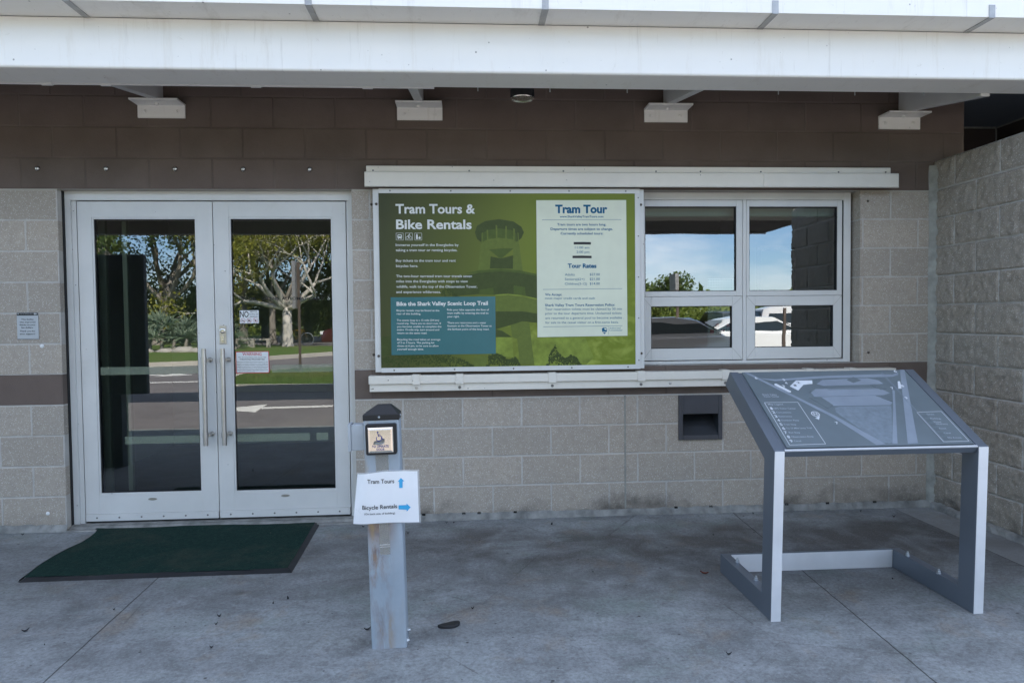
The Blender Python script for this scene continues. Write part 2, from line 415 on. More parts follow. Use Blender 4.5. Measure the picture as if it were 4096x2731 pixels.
M['ink_blue'] = flat('blue_print', (0.008, 0.115, 0.235), 0.5, spec=0.1)
M['ink_blue2'] = flat('soft_blue_print', (0.05, 0.17, 0.27), 0.5, spec=0.1)
M['ink_black'] = flat('black_print', (0.012, 0.012, 0.014), 0.4)
M['ink_red'] = flat('red_print', (0.50, 0.035, 0.05), 0.35)
M['ink_navy'] = flat('navy_print', (0.025, 0.04, 0.22), 0.35)
M['cyan'] = flat('cyan_print', (0.05, 0.40, 0.72), 0.35)
M['paper'] = paint('white_paper', (0.83, 0.84, 0.86), 0.3, var=0.02, scale=8)
M['lam'] = film_material('laminate_edge', (0.8, 0.82, 0.85), 0.35)
M['tape'] = film_material('clear_tape', (0.42, 0.40, 0.36), 0.45)
M['plate'] = paint('polished_plate', (0.86, 0.80, 0.70), 0.16, metal=1.0, var=0.03, scale=6)
M['scraped'] = paint('scraped_grey', (0.20, 0.19, 0.17), 0.6, var=0.3, scale=60)
M['jbox'] = paint('cast_grey_box', (0.40, 0.44, 0.48), 0.45, metal=0.2, var=0.06, scale=8)
M['sheet_white'] = flat('white_sticker', (0.70, 0.73, 0.74), 0.35)
M['plaque'] = flat('brushed_plaque', (0.42, 0.45, 0.48), 0.4, 0.2)
M['map_base'] = paint('map_slate', (0.150, 0.185, 0.205), 0.34, metal=0.15, var=0.05, scale=5)
M['map_road'] = paint('map_road_print', (0.235, 0.275, 0.325), 0.36, var=0.05, scale=8)
M['map_dark'] = paint('map_dark_print', (0.125, 0.155, 0.172), 0.4, var=0.05, scale=8)
M['map_field'] = paint('map_field_print', (0.185, 0.225, 0.262), 0.4, var=0.10, scale=40)
M['map_white'] = flat('map_white_print', (0.66, 0.69, 0.73), 0.4)
M['map_pale'] = flat('map_pale_print', (0.44, 0.48, 0.53), 0.4)
M['oval'] = flat('oval_badge', (0.38, 0.36, 0.31), 0.4, 0.5)
M['shelter_dark'] = flat('black_brown_soffit', (0.022, 0.021, 0.02), 0.8)
M['soffit_dark'] = paint('dark_soffit_metal', (0.13, 0.15, 0.18), 0.5, var=0.06, scale=4)
M['brown_wall'] = paint('brown_block_paint', (0.06, 0.046, 0.04), 0.8, var=0.12, scale=5)
M['inside_wall'] = paint('interior_wall', (0.50, 0.49, 0.44), 0.8, var=0.05, scale=2)
M['inside_green'] = paint('interior_green_frame', (0.34, 0.35, 0.27), 0.6, var=0.05, scale=3)
M['inside_dark'] = paint('interior_dark', (0.05, 0.05, 0.05), 0.7, var=0.1, scale=3)
M['blind'] = paint('blind_cassette', (0.40, 0.45, 0.37), 0.5, var=0.04, scale=3)
M['leaf_red'] = flat('dry_red_leaf', (0.16, 0.035, 0.02), 0.7)

# ------------------------------------------------------------------ mesh helpers
class MB:
    def __init__(s): s.v, s.f = [], []
    def add(s, vs, fs):
        b = len(s.v); s.v += [tuple(v) for v in vs]; s.f += [tuple(b + i for i in f) for f in fs]; return s
    def box(s, x0, x1, y0, y1, z0, z1):
        vs = [(x, y, z) for x in (x0, x1) for y in (y0, y1) for z in (z0, z1)]
        return s.add(vs, [(0, 1, 3, 2), (4, 6, 7, 5), (0, 4, 5, 1), (2, 3, 7, 6), (0, 2, 6, 4), (1, 5, 7, 3)])
    def prism(s, pts, axis, a, b):
        """pts: 2-D outline; axis 'x': pts=(y,z), 'y': pts=(x,z), 'z': pts=(x,y)"""
        n = len(pts)
        def mk(p, q): return {'x': (q, p[0], p[1]), 'y': (p[0], q, p[1]), 'z': (p[0], p[1], q)}[axis]
        vs = [mk(p, a) for p in pts] + [mk(p, b) for p in pts]
        fs = [tuple(range(n))[::-1], tuple(range(n, 2 * n))] + [(i, (i + 1) % n, n + (i + 1) % n, n + i) for i in range(n)]
        return s.add(vs, fs)
    def sheet(s, pts, fn):
        """flat polygon through a mapping (u,v)->xyz"""
        return s.add([fn(*p) for p in pts], [tuple(range(len(pts)))])
    def cyl(s, c, axis, r, a, b, n=16, r2=None):
        r2 = r if r2 is None else r2
        i0 = {'x': 0, 'y': 1, 'z': 2}[axis]; i1, i2 = [(1, 2), (0, 2), (0, 1)][i0]
        vs = []
        for q, rr in ((a, r), (b, r2)):
            for k in range(n):
                p = [0, 0, 0]; p[i0] = c[i0] + q; p[i1] = c[i1] + rr * math.cos(2 * math.pi * k / n); p[i2] = c[i2] + rr * math.sin(2 * math.pi * k / n)
                vs.append(p)
        return s.add(vs, [tuple(range(n))[::-1], tuple(range(n, 2 * n))] + [(k, (k + 1) % n, n + (k + 1) % n, n + k) for k in range(n)])
    def lathe(s, c, axis, prof, n=20):
        """prof: (offset along axis, radius)"""
        i0 = {'x': 0, 'y': 1, 'z': 2}[axis]; i1, i2 = [(1, 2), (0, 2), (0, 1)][i0]
        vs, fs = [], []
        for q, rr in prof:
            for k in range(n):
                p = [0, 0, 0]; p[i0] = c[i0] + q; p[i1] = c[i1] + rr * math.cos(2 * math.pi * k / n); p[i2] = c[i2] + rr * math.sin(2 * math.pi * k / n)
                vs.append(p)
        m = len(prof)
        for j in range(m - 1):
            for k in range(n): fs.append((j * n + k, j * n + (k + 1) % n, (j + 1) * n + (k + 1) % n, (j + 1) * n + k))
        fs += [tuple(range(n))[::-1], tuple(range((m - 1) * n, m * n))]
        return s.add(vs, fs)
    def tube(s, pts, radii, n=8):
        pts = [Vector(p) for p in pts]; rings = []
        for i, p in enumerate(pts):
            d = (pts[min(i + 1, len(pts) - 1)] - pts[max(i - 1, 0)]).normalized()
            u = d.orthogonal().normalized() if i == 0 else (rings_u - d * rings_u.dot(d)).normalized()
            rings_u = u; w = d.cross(u)
            r = radii[i] if isinstance(radii, (list, tuple)) else radii
            rings.append([p + u * (r * math.cos(2 * math.pi * k / n)) + w * (r * math.sin(2 * math.pi * k / n)) for k in range(n)])
        vs = [v for r in rings for v in r]; fs = []
        for j in range(len(pts) - 1):
            for k in range(n): fs.append((j * n + k, j * n + (k + 1) % n, (j + 1) * n + (k + 1) % n, (j + 1) * n + k))
        fs += [tuple(range(n))[::-1], tuple(range((len(pts) - 1) * n, len(pts) * n))]
        return s.add(vs, fs)
    def frame(s, x0, x1, z0, z1, wl, wr, wb, wt, y0, y1):
        """rectangular frame, members butted end to end"""
        s.box(x0, x0 + wl, y0, y1, z0, z1); s.box(x1 - wr, x1, y0, y1, z0, z1)
        s.box(x0 + wl, x1 - wr, y0, y1, z0, z0 + wb); s.box(x0 + wl, x1 - wr, y0, y1, z1 - wt, z1)
        return s

def make(name, mb, mat, parent=None, base=(0, 0, 0), bevel=0.0, smooth=False, recalc=True, shear=0.0):
    bx, by, bz = base
    vs = [(x + (shear * (z + 0.03)) - bx, y - by, z - bz) for x, y, z in mb.v]
    me = bpy.data.meshes.new(name)
    me.from_pydata(vs, [], mb.f)
    if recalc:
        import bmesh
        bm = bmesh.new(); bm.from_mesh(me)
        bmesh.ops.recalc_face_normals(bm, faces=bm.faces); bm.to_mesh(me); bm.free()
    me.materials.append(M[mat] if isinstance(mat, str) else mat)
    o = bpy.data.objects.new(name, me)
    COL.objects.link(o)
    if parent is not None: o.parent = parent
    else: o.location = base
    if smooth:
        me.polygons.foreach_set('use_smooth', [True] * len(me.polygons))
        if smooth != 'all':
            try: me.set_sharp_from_angle(angle=R(40))
            except Exception: pass
    if bevel:
        md = o.modifiers.new('bevel', 'BEVEL'); md.width = bevel; md.segments = 2; md.limit_method = 'ANGLE'; md.angle_limit = R(40)
        md.harden_normals = False
    return o

def make_each(name, mb, mat, parent=None, base=(0, 0, 0), gap=0.012, **k):
    """the same, one mesh object for every separate piece of the shape"""
    n = len(mb.v); up = list(range(n))
    def root(i):
        while up[i] != i: up[i] = up[up[i]]; i = up[i]
        return i
    for f in mb.f:
        for a in f[1:]: up[root(a)] = root(f[0])
    box = {}
    for i, v in enumerate(mb.v):
        b = box.setdefault(root(i), [list(v), list(v)])
        for q in range(3): b[0][q] = min(b[0][q], v[q]); b[1][q] = max(b[1][q], v[q])
    ks = list(box)
    for i, a in enumerate(ks):
        for b in ks[:i]:
            if all(box[a][0][q] - gap <= box[b][1][q] and box[b][0][q] - gap <= box[a][1][q] for q in range(3)): up[root(a)] = root(b)
    parts = {}
    for f in mb.f: parts.setdefault(root(f[0]), []).append(f)
    out = []
    for fs in parts.values():
        ids = sorted({i for f in fs for i in f}); m = {j: q for q, j in enumerate(ids)}
        p = MB(); p.v = [mb.v[j] for j in ids]; p.f = [tuple(m[i] for i in f) for f in fs]
        out.append(make(name, p, mat, parent, base, **k))
    return out

def make_lines(name, lines, fn, bold, mat, parent, base, **k):
    return [make(name, typeset([l], fn, bold), mat, parent, base, **k) for l in lines]

def thing(name, label, cat, base=(0, 0, 0), group=None):
    o = bpy.data.objects.new(name, None); COL.objects.link(o)
    o.location = base; o.empty_display_size = 0.1
    o['label'] = label; o['category'] = cat
    if group: o['group'] = group
    return o

def tag(o, label, cat, group=None, kind=None):
    if label: o['label'] = label
    if cat: o['category'] = cat
    if group: o['group'] = group
    if kind: o['kind'] = kind
    return o

def copy_tree(o, parent=None):
    c = o.copy(); COL.objects.link(c)
    if parent is not None: c.parent = parent
    for ch in list(o.children): copy_tree(ch, c)
    return c

_curve = bpy.data.curves.new('lettering_source', 'FONT')
_curve.resolution_u = 3
_holder = bpy.data.objects.new('lettering_source', _curve)
def letters(mb, body, x0, x1, z0, z1, cap, fn, bold=0.0):
    """set a line of type between x0 and x1 on the baseline z0..z1 with the given capital height; fn maps (u,v) to xyz"""
    _curve.body = body; _curve.size = 1.0; _curve.offset = bold
    _holder.to_mesh_clear(); me = _holder.to_mesh()
    co = [v.co for v in me.vertices]
    if not co: return
    a = min(c.x for c in co); b = max(c.x for c in co)
    sx = (x1 - x0) / max(1e-6, b - a); sz = cap / 0.69
    vs = []
    for c in co:
        k = (c.x - a) / max(1e-6, b - a)
        vs.append(fn(x0 + (c.x - a) * sx, z0 + (z1 - z0) * k + c.y * sz))
    mb.add(vs, [tuple(p.vertices) for p in me.polygons])
def typeset(lines, fn, bold=0.0):
    mb = MB()
    for l in lines: letters(mb, *l, fn, bold)
    return mb
def ring(mb, cx, cz, r, w, fn, n=28, a0=0.0, a1=2 * math.pi):
    k = n
    ins = [(cx + (r - w) * math.cos(a0 + (a1 - a0) * i / k), cz + (r - w) * math.sin(a0 + (a1 - a0) * i / k)) for i in range(k + 1)]
    outs = [(cx + r * math.cos(a0 + (a1 - a0) * i / k), cz + r * math.sin(a0 + (a1 - a0) * i / k)) for i in range(k + 1)]
    for i in range(k): mb.sheet([ins[i], ins[i + 1], outs[i + 1], outs[i]], fn)
def disc(mb, cx, cz, r, fn, n=20): mb.sheet([(cx + r * math.cos(2 * math.pi * i / n), cz + r * math.sin(2 * math.pi * i / n)) for i in range(n)], fn)
def stroke(mb, p, q, w, fn):
    dx, dz = q[0] - p[0], q[1] - p[1]; L = math.hypot(dx, dz) or 1; nx, nz = -dz / L * w / 2, dx / L * w / 2
    mb.sheet([(p[0] + nx, p[1] + nz), (q[0] + nx, q[1] + nz), (q[0] - nx, q[1] - nz), (p[0] - nx, p[1] - nz)], fn)
def wheelchair(mb, cx, cz, h, fn):
    """access symbol: head, back, seat, leg and wheel arc"""
    w = h * 0.07
    disc(mb, cx - 0.12 * h, cz + 0.43 * h, 0.075 * h, fn)
    for a, b in (((-0.12, 0.36), (-0.07, 0.02)), ((-0.07, 0.04), (0.20, 0.04)), ((0.20, 0.05), (0.32, -0.28)), ((0.32, -0.26), (0.40, -0.22)), ((-0.10, 0.20), (0.14, 0.18))):
        stroke(mb, (cx + a[0] * h, cz + a[1] * h), (cx + b[0] * h, cz + b[1] * h), w, fn)
    ring(mb, cx - 0.03 * h, cz - 0.18 * h, 0.27 * h, w, fn, 22, R(135), R(390))
def on_y(y): return lambda u, v: (u, y, v)

# ------------------------------------------------------------------ where the lettering and printed shapes sit on their boards (metres)
SIGN_TITLE=[('Tram Tours &', 2.4301, 2.9613, 2.0652, 2.065, 0.0604), ('Bike Rentals', 2.4323, 2.9369, 1.9619, 1.961, 0.0604)]
SIGN_TEXT=[('Immerse yourself in the Everglades by', 2.4277, 2.8476, 1.8471, 1.8457, 0.0163), ('taking a tram tour or renting bicycles.', 2.4272, 2.8385, 1.8126, 1.811, 0.0163), ('Buy tickets to the tram tour and rent', 2.4271, 2.827, 1.7426, 1.7407, 0.0163), ('bicycles here.', 2.4275, 2.5747, 1.7071, 1.7063, 0.0163), ('The two-hour narrated tram tour travels seven', 2.4274, 2.9349, 1.639, 1.6358, 0.0164), ('miles into the Everglades with stops to view', 2.4268, 2.9074, 1.6044, 1.6011, 0.0164), ('wildlife, walk to the top of the Observation Tower,', 2.4272, 2.9699, 1.5688, 1.5649, 0.0164), ('and experience wilderness.', 2.4267, 2.724, 1.5332, 1.5309, 0.0164), ('Bicycle rentals may be found at the', 2.4267, 2.7127, 1.411, 1.4083, 0.0125), ('rear of this building.', 2.4273, 2.5883, 1.3888, 1.3872, 0.0125), ('The scenic loop is a 15 mile (24 km)', 2.4267, 2.7099, 1.3454, 1.3425, 0.0126), ('round trip. There are no short cuts. If', 2.4273, 2.7231, 1.3242, 1.3211, 0.0126), ('you become unable to complete the', 2.4279, 2.7248, 1.303, 1.2997, 0.0126), ('entire 15-mile trip, turn around and', 2.4276, 2.71, 1.2817, 1.2786, 0.0126), ('return on the same road.', 2.4282, 2.6278, 1.2595, 1.2572, 0.0126), ('Bicycling the road takes an average', 2.4276, 2.7168, 1.2161, 1.2126, 0.0126), ('of 2 to 3 hours. The parking lot', 2.4282, 2.676, 1.1948, 1.1917, 0.0126), ('closes at 6 pm, so be sure to allow', 2.4279, 2.7057, 1.1736, 1.17, 0.0126), ('yourself enough time.', 2.4275, 2.6042, 1.1513, 1.149, 0.0126), ('Ride your bike opposite the flow of', 2.7649, 3.0477, 1.4126, 1.41, 0.0126), ('tram traffic by entering the trail to', 2.7655, 3.0436, 1.3903, 1.3877, 0.0126), ('your right.', 2.7652, 2.8474, 1.3671, 1.3663, 0.0126), ('There are restrooms and a water', 2.7656, 3.0273, 1.3254, 1.3227, 0.0126), ('fountain at the Observation Tower at', 2.7654, 3.064, 1.3041, 1.3009, 0.0126), ('the farthest point of the loop road.', 2.766, 3.0472, 1.2818, 1.2787, 0.0126)]
SIGN_TEAL=[('Bike the Shark Valley Scenic Loop Trail', 2.4273, 3.0404, 1.4485, 1.4489, 0.0251)]
SIGN_ICONS=[(2.4549, 1.9102), (2.5164, 1.9101), (2.5786, 1.9099)]
POSTER_TITLE=[('Tram Tour', 3.5043, 3.862, 2.0677, 2.0676, 0.0524), ('Tour Rates', 3.5869, 3.7844, 1.6961, 1.695, 0.0273)]
POSTER_BOLD=[('www.SharkValleyTramTours.com', 3.5345, 3.8341, 2.0357, 2.0355, 0.0136), ('Tram tours are two hours long.', 3.5164, 3.8525, 1.9814, 1.9809, 0.0156), ('Departure times are subject to change.', 3.471, 3.898, 1.9514, 1.9505, 0.0156), ('Currently scheduled tours:', 3.5394, 3.8314, 1.9211, 1.9204, 0.0156), ('We Accept', 3.4299, 3.544, 1.5079, 1.507, 0.0156), ('Shark Valley Tram Tours Reservation Policy:', 3.4293, 3.91, 1.4357, 1.4343, 0.0157)]
POSTER_TEXT=[('11:00 am', 3.6371, 3.7358, 1.8255, 1.8251, 0.0156), ('2:00 pm', 3.6477, 3.7356, 1.7952, 1.7949, 0.0156), ('Adults', 3.5667, 3.6338, 1.6426, 1.6421, 0.0156), ('$27.00', 3.7375, 3.8069, 1.6425, 1.6421, 0.0157), ('Seniors(62+)', 3.5665, 3.7007, 1.6113, 1.6104, 0.0156), ('$21.00', 3.7373, 3.8067, 1.6112, 1.6107, 0.0157), ('Children(3-12)', 3.5662, 3.7183, 1.5801, 1.579, 0.0156), ('$14.00', 3.7371, 3.8065, 1.5799, 1.5794, 0.0157), ('most major credit cards and cash', 3.4297, 3.7721, 1.4835, 1.4807, 0.0147), ('Tour reservation tickets must be claimed by 30 min', 3.429, 3.9586, 1.4093, 1.4063, 0.0147), ('prior to the tour departure time. Unclaimed tickets', 3.4298, 3.9555, 1.38, 1.3778, 0.0147), ('are returned to a general pool to become available .', 3.4305, 3.9713, 1.3487, 1.3462, 0.0147), ('for sale to the casual visitor on a first-come basis.', 3.4302, 3.9352, 1.3184, 1.316, 0.0147), ('Authorized', 3.8702, 3.948, 1.2783, 1.2775, 0.0108), ('Concessioner', 3.8702, 3.9619, 1.2636, 1.2625, 0.0108)]
POSTER_RULES=[(3.4138, 2.0203, 3.9579, 2.0217), (3.4155, 1.55, 3.9614, 1.5518), (3.4162, 1.2961, 3.9611, 1.298)]
POSTER_BARS=[(3.6284, 1.8528, 3.747, 1.87), (3.6199, 1.7603, 3.7513, 1.7772)]
POSTER_BADGE=(3.8373, 1.2659, 3.8642, 1.2656)
TOWER={'disc_top': [(2.9579, 1.9379), (2.9729, 1.9812), (3.0264, 2.0129), (3.1235, 2.0263), (3.2205, 2.0098), (3.2737, 1.974), (3.29, 1.9372), (3.273, 1.8985), (3.2435, 1.8744), (3.2392, 1.9276), (3.2102, 1.9519), (3.1228, 1.9646), (3.0451, 1.9522), (3.0109, 1.9262), (3.0006, 1.8703), (2.9718, 1.8945)], 'cab_glass': [(3.0035, 1.8703), (3.011, 1.9329), (3.0451, 1.9522), (3.1228, 1.9646), (3.2102, 1.9519), (3.2392, 1.9276), (3.2435, 1.8695), (3.2096, 1.889), (3.1221, 1.8989), (3.0444, 1.8894)], 'drum': [(2.9976, 1.8606), (3.0444, 1.8914), (3.1222, 1.9008), (3.2096, 1.8909), (3.2561, 1.8646), (3.2624, 1.8113), (3.2187, 1.8289), (3.1214, 1.8312), (3.0485, 1.8266), (2.9901, 1.8027)], 'm1': [(3.0374, 1.9522), (3.0471, 1.9551), (3.0492, 1.8846), (3.0395, 1.8827)], 'm2': [(3.0988, 1.9858), (3.1095, 1.9858), (3.1105, 1.897), (3.0998, 1.897)], 'm3': [(3.1648, 1.9809), (3.1755, 1.979), (3.1726, 1.8939), (3.162, 1.8959)], 'm4': [(3.2181, 1.9644), (3.2288, 1.9605), (3.227, 1.8812), (3.2173, 1.8841)], 'm5': [(3.0042, 1.933), (3.0111, 1.9378), (3.0102, 1.8654), (3.0024, 1.8625)], 'm6': [(3.2471, 1.9373), (3.2529, 1.9324), (3.2561, 1.8695), (3.2483, 1.8695)], 'colL': [(2.9901, 1.8027), (3.0612, 1.8266), (3.0562, 1.6476), (2.9735, 1.6288)], 'colR': [(3.2158, 1.8289), (3.2624, 1.8113), (3.2869, 1.6268), (3.2071, 1.6467)], 'collar': [(3.0514, 1.8218), (3.1311, 1.8293), (3.2187, 1.8289), (3.1401, 1.7653), (3.1207, 1.7654)], 'dark': [(3.0625, 1.7754), (3.1207, 1.7635), (3.1401, 1.7634), (3.2153, 1.7824), (3.2124, 1.6903), (3.0568, 1.6941)], 'ringtop': [(2.8675, 1.6584), (2.9839, 1.6819), (3.1296, 1.6908), (3.2562, 1.6804), (3.3743, 1.6554), (3.3742, 1.6408), (3.256, 1.6639), (3.1294, 1.6743), (2.9837, 1.6655)], 'ring': [(2.7794, 1.5624), (2.8089, 1.6057), (2.8673, 1.6439), (2.9837, 1.6655), (3.1294, 1.6743), (3.256, 1.6639), (3.3742, 1.6408), (3.3748, 1.4898), (3.2741, 1.5101), (3.0907, 1.5164), (2.982, 1.5222), (2.8463, 1.5135), (2.7886, 1.5333)], 'ringglow': [(2.9872, 1.5512), (3.0796, 1.5651), (3.0791, 1.5165), (2.982, 1.5202)], 'ringglow2': [(3.2161, 1.5786), (3.2942, 1.5684), (3.2985, 1.508), (3.2155, 1.5125)], 'rail': [(3.0908, 1.5184), (3.1765, 1.5226), (3.2741, 1.5121), (3.3748, 1.4898), (3.3747, 1.482), (3.274, 1.5043), (3.1765, 1.5148), (3.0907, 1.5106)], 'band': [(3.0916, 1.5067), (3.1764, 1.5129), (3.274, 1.5023), (3.3747, 1.4801), (3.3758, 1.3874), (3.273, 1.403), (3.0924, 1.4047)], 'under': [(3.0924, 1.4047), (3.273, 1.403), (3.3758, 1.3874), (3.3762, 1.3239), (3.2724, 1.3347), (3.1939, 1.3112), (3.0921, 1.283)], 'sky1': [(3.0915, 1.2295), (3.2028, 1.2281), (3.2112, 1.0912), (3.1233, 1.1002), (3.0913, 1.1222)], 'sky2': [(3.33, 1.2168), (3.3763, 1.2241), (3.7049, 1.2182), (3.7636, 1.0836), (3.7036, 1.0303), (3.3529, 1.0354)], 'arch': [(3.0921, 1.283), (3.1349, 1.2728), (3.1737, 1.248), (3.2028, 1.2281), (3.0915, 1.2295)], 'legR': [(3.1939, 1.3112), (3.2724, 1.3347), (3.3213, 1.3244), (3.3529, 1.0354), (3.2547, 1.0358), (3.2369, 1.218), (3.2028, 1.2281)], 'legL': [(2.946, 1.1085), (3.0336, 1.1073), (3.025, 1.0333), (2.9325, 1.0327)], 'darkband': [(2.3218, 1.2386), (2.384, 1.2475), (2.3877, 1.1161), (2.3197, 1.1112)]}
SIGN_TREES=[[(2.3185, 1.031), (2.3195, 1.0938), (2.3981, 1.1101), (2.5132, 1.1124), (2.6479, 1.1106), (2.7831, 1.1049), (2.8796, 1.0763), (2.9374, 1.0365)], [(3.025, 1.0333), (3.0403, 1.1014), (3.0845, 1.1223), (3.133, 1.1001), (3.1816, 1.0721), (3.2308, 1.0929), (3.2547, 1.0358)], [(3.4366, 1.0332), (3.4519, 1.0928), (3.4768, 1.1317), (3.4969, 1.1658), (3.5113, 1.1264), (3.5407, 1.0916), (3.5653, 1.0765), (3.605, 1.1006), (3.6445, 1.0803), (3.6738, 1.0297)], [(2.6919, 1.5051), (2.7309, 1.5434), (2.7697, 1.5625), (2.8079, 1.5332), (2.8462, 1.5039)]]
NO_SHEET=(1.3432, 1.3407, 1.4706, 1.4293)
NO_BIG=[('NO', 1.3454, 1.4029, 1.3834, 1.3828, 0.041)]
NO_SMALL=[('SMOKING', 1.4118, 1.4605, 1.4168, 1.4163, 0.0087), ('EATING OR', 1.408, 1.4648, 1.3993, 1.3988, 0.0087), ('DRINKING', 1.4111, 1.4623, 1.3827, 1.3822, 0.0087)]
NO_RINGS=[(1.3641, 1.3601), (1.4059, 1.3606), (1.4482, 1.361), (0.0162, 0.0)]
WARN_SHEET=(1.3099, 0.9977, 1.5349, 1.1483)
WARN_BIG=[('WARNING', 1.3553, 1.4845, 1.1205, 1.1187, 0.0193)]
WARN_MID=[('Title 18, United States Code, Section 930', 1.3273, 1.5142, 1.1055, 1.103, 0.0066), ('WEAPONS PROHIBITED', 1.3359, 1.5044, 1.0897, 1.0873, 0.0096)]
WARN_SMALL=[('Federal law prohibits the knowing possession or the', 1.3159, 1.5255, 1.0755, 1.0726, 0.0053), ('causing to be present of firearms or other dangerous', 1.3157, 1.5253, 1.0637, 1.0607, 0.0053), ('weapons in Federal facilities and Federal court', 1.3154, 1.5251, 1.0528, 1.0497, 0.0053), ('facilities by all persons not specifically authorized', 1.3152, 1.5248, 1.0414, 1.0383, 0.0053), ('by Title 18 United States Code, Section 930(c).', 1.3149, 1.5246, 1.03, 1.0269, 0.0053), ('Violators shall be subject to fine and/or imprisonment', 1.3147, 1.5243, 1.0191, 1.016, 0.0053), ('for periods up to five (5) years.', 1.3144, 1.4384, 1.0077, 1.0058, 0.0053)]
AUTO_TEXT=[('DOOR', 1.3531, 1.4533, 1.4996, 1.4996, 0.0192), ('OPENS', 1.4981, 1.6095, 1.4992, 1.4992, 0.0192), ('AUTOMATICALLY', 1.6266, 1.9165, 1.499, 1.4988, 0.0192)]
AUTO_SYMBOL=(1.947, 1.5108)
PLAQUE=(-0.054, 1.2501, 0.0809, 1.4263)
PLAQUE_BAR=(-0.049, 1.4072, 0.0809, 1.4253)
PLAQUE_TEXT=[('This facility', -0.0261, 0.053, 1.3782, 1.3773, 0.0094), ('was improved', -0.0367, 0.063, 1.3599, 1.3589, 0.0094), ('thanks to your', -0.038, 0.0632, 1.3421, 1.3411, 0.0094), ('fee dollars.', -0.0271, 0.0496, 1.3242, 1.3234, 0.0094), ('Thank you for', -0.0373, 0.0607, 1.3007, 1.2996, 0.0094), ('your support!', -0.0379, 0.0588, 1.2824, 1.2813, 0.0094)]
PLAQUE_HEAD=[('Your Fee Dollars at Work', -0.0337, 0.0479, 1.417, 1.4162, 0.0058)]
PLATE_TEXT=[('TO OPERATE', 2.5192, 2.5875, 0.8284, 0.8279, 0.0095), ('DOOR', 2.5375, 2.5702, 0.8165, 0.8159, 0.0087)]
PLATE_PRESS=[('PRESS', 2.5352, 2.5696, 0.8404, 0.8405, 0.0079)]
PLATE_SYMBOL=(2.5461, 0.87)
PLATE_PATCH=[(2.5244, 0.8413), (2.528, 0.855), (2.5515, 0.8587), (2.572, 0.865), (2.5714, 0.8472), (2.5508, 0.8382)]
PAPER_BIG=[('Tram Tours', 2.491, 2.602, 0.6748, 0.6732, 0.0168), ('Bicycle Rentals', 2.4654, 2.6101, 0.5659, 0.5685, 0.0168)]
PAPER_SMALL=[('(On back side of building)', 2.4736, 2.6005, 0.5442, 0.5436, 0.008)]
ARROW_UP=[(2.6217, 0.6511), (2.6223, 0.6783), (2.616, 0.6778), (2.6303, 0.6928), (2.6437, 0.6781), (2.6369, 0.6785), (2.636, 0.6512)]
ARROW_RIGHT=[(2.6164, 0.579), (2.6492, 0.5782), (2.6494, 0.5847), (2.6658, 0.567), (2.649, 0.5501), (2.6485, 0.5585), (2.6158, 0.5618)]
MAP_PANEL=[(4.3178, 0.6339), (5.215, 0.6317), (5.2017, 0.0232), (4.318, 0.0184)]
MAP_TEXT=[('Shark Valley', 4.3504, 4.4235, 0.4181, 0.4159, 0.0126), ('Visitor Center', 4.3506, 4.431, 0.4025, 0.4001, 0.0125), ('Map Legend', 4.3498, 4.4243, 0.3376, 0.3354, 0.0121), ('NPS Visitor Center', 4.3658, 4.4751, 0.3036, 0.3003, 0.0119), ('Concessions', 4.3664, 4.4387, 0.2725, 0.2702, 0.0117), ('Restrooms', 4.3656, 4.4294, 0.241, 0.239, 0.0115), ('Outdoor Plaza', 4.3667, 4.4518, 0.2107, 0.2081, 0.0113), ('Tram Stop', 4.3661, 4.4256, 0.1793, 0.1774, 0.0112), ('To 15 Mile Loop Trail', 4.3667, 4.4902, 0.1501, 0.1495, 0.011), ('Bus Stop', 4.3667, 4.4193, 0.1196, 0.1179, 0.0108), ('Observation Deck', 4.3665, 4.4725, 0.088, 0.087, 0.0106), ('Canal', 4.3664, 4.3995, 0.0585, 0.0574, 0.0105), ('Grass', 5.1037, 5.1391, 0.235, 0.2339, 0.0108), ('Parking', 5.1027, 5.152, 0.2016, 0.2001, 0.0106), ('Plaza/', 5.1041, 5.1407, 0.175, 0.1738, 0.0104), ('Walkway', 5.1055, 5.1627, 0.16, 0.1581, 0.0103), ('Road', 5.1018, 5.134, 0.1262, 0.1252, 0.0102), ('Canal', 5.1037, 5.1357, 0.0921, 0.091, 0.01), ('No Access', 5.1029, 5.1662, 0.0586, 0.0565, 0.0098)]
MAP_NUM=[('1', 4.3485, 4.3598, 0.3005, 0.3001, 0.0183), ('2', 4.3462, 4.3609, 0.2704, 0.2699, 0.018), ('3', 4.3463, 4.3592, 0.238, 0.2376, 0.0186), ('4', 4.3473, 4.3606, 0.207, 0.2065, 0.0183), ('5', 4.3472, 4.3598, 0.1765, 0.1761, 0.018), ('6', 4.3476, 4.3607, 0.1464, 0.146, 0.0186), ('7', 4.3457, 4.3582, 0.1153, 0.1149, 0.0183), ('8', 4.3466, 4.3595, 0.0845, 0.0841, 0.018), ('9', 4.3472, 4.36, 0.0551, 0.0547, 0.0177), ('6', 4.3639, 4.3772, 0.5613, 0.5609, 0.0177), ('5', 4.5051, 4.5178, 0.5417, 0.5413, 0.0176), ('4', 4.5053, 4.5185, 0.5127, 0.5124, 0.0173), ('3', 4.4813, 4.4944, 0.4859, 0.4855, 0.0171), ('6', 5.1375, 5.1525, 0.6031, 0.6026, 0.0183), ('7', 5.0408, 5.0547, 0.4526, 0.4522, 0.017), ('8', 5.1043, 5.1189, 0.4691, 0.4687, 0.0182), ('9', 5.0683, 5.0813, 0.3667, 0.3663, 0.0173), ('7', 4.6204, 4.6337, 0.179, 0.1786, 0.0173)]
MAP_NUM_DARK=[('2', 4.5686, 4.5843, 0.513, 0.5126, 0.0153), ('1', 4.5425, 4.5562, 0.4892, 0.4888, 0.0151)]
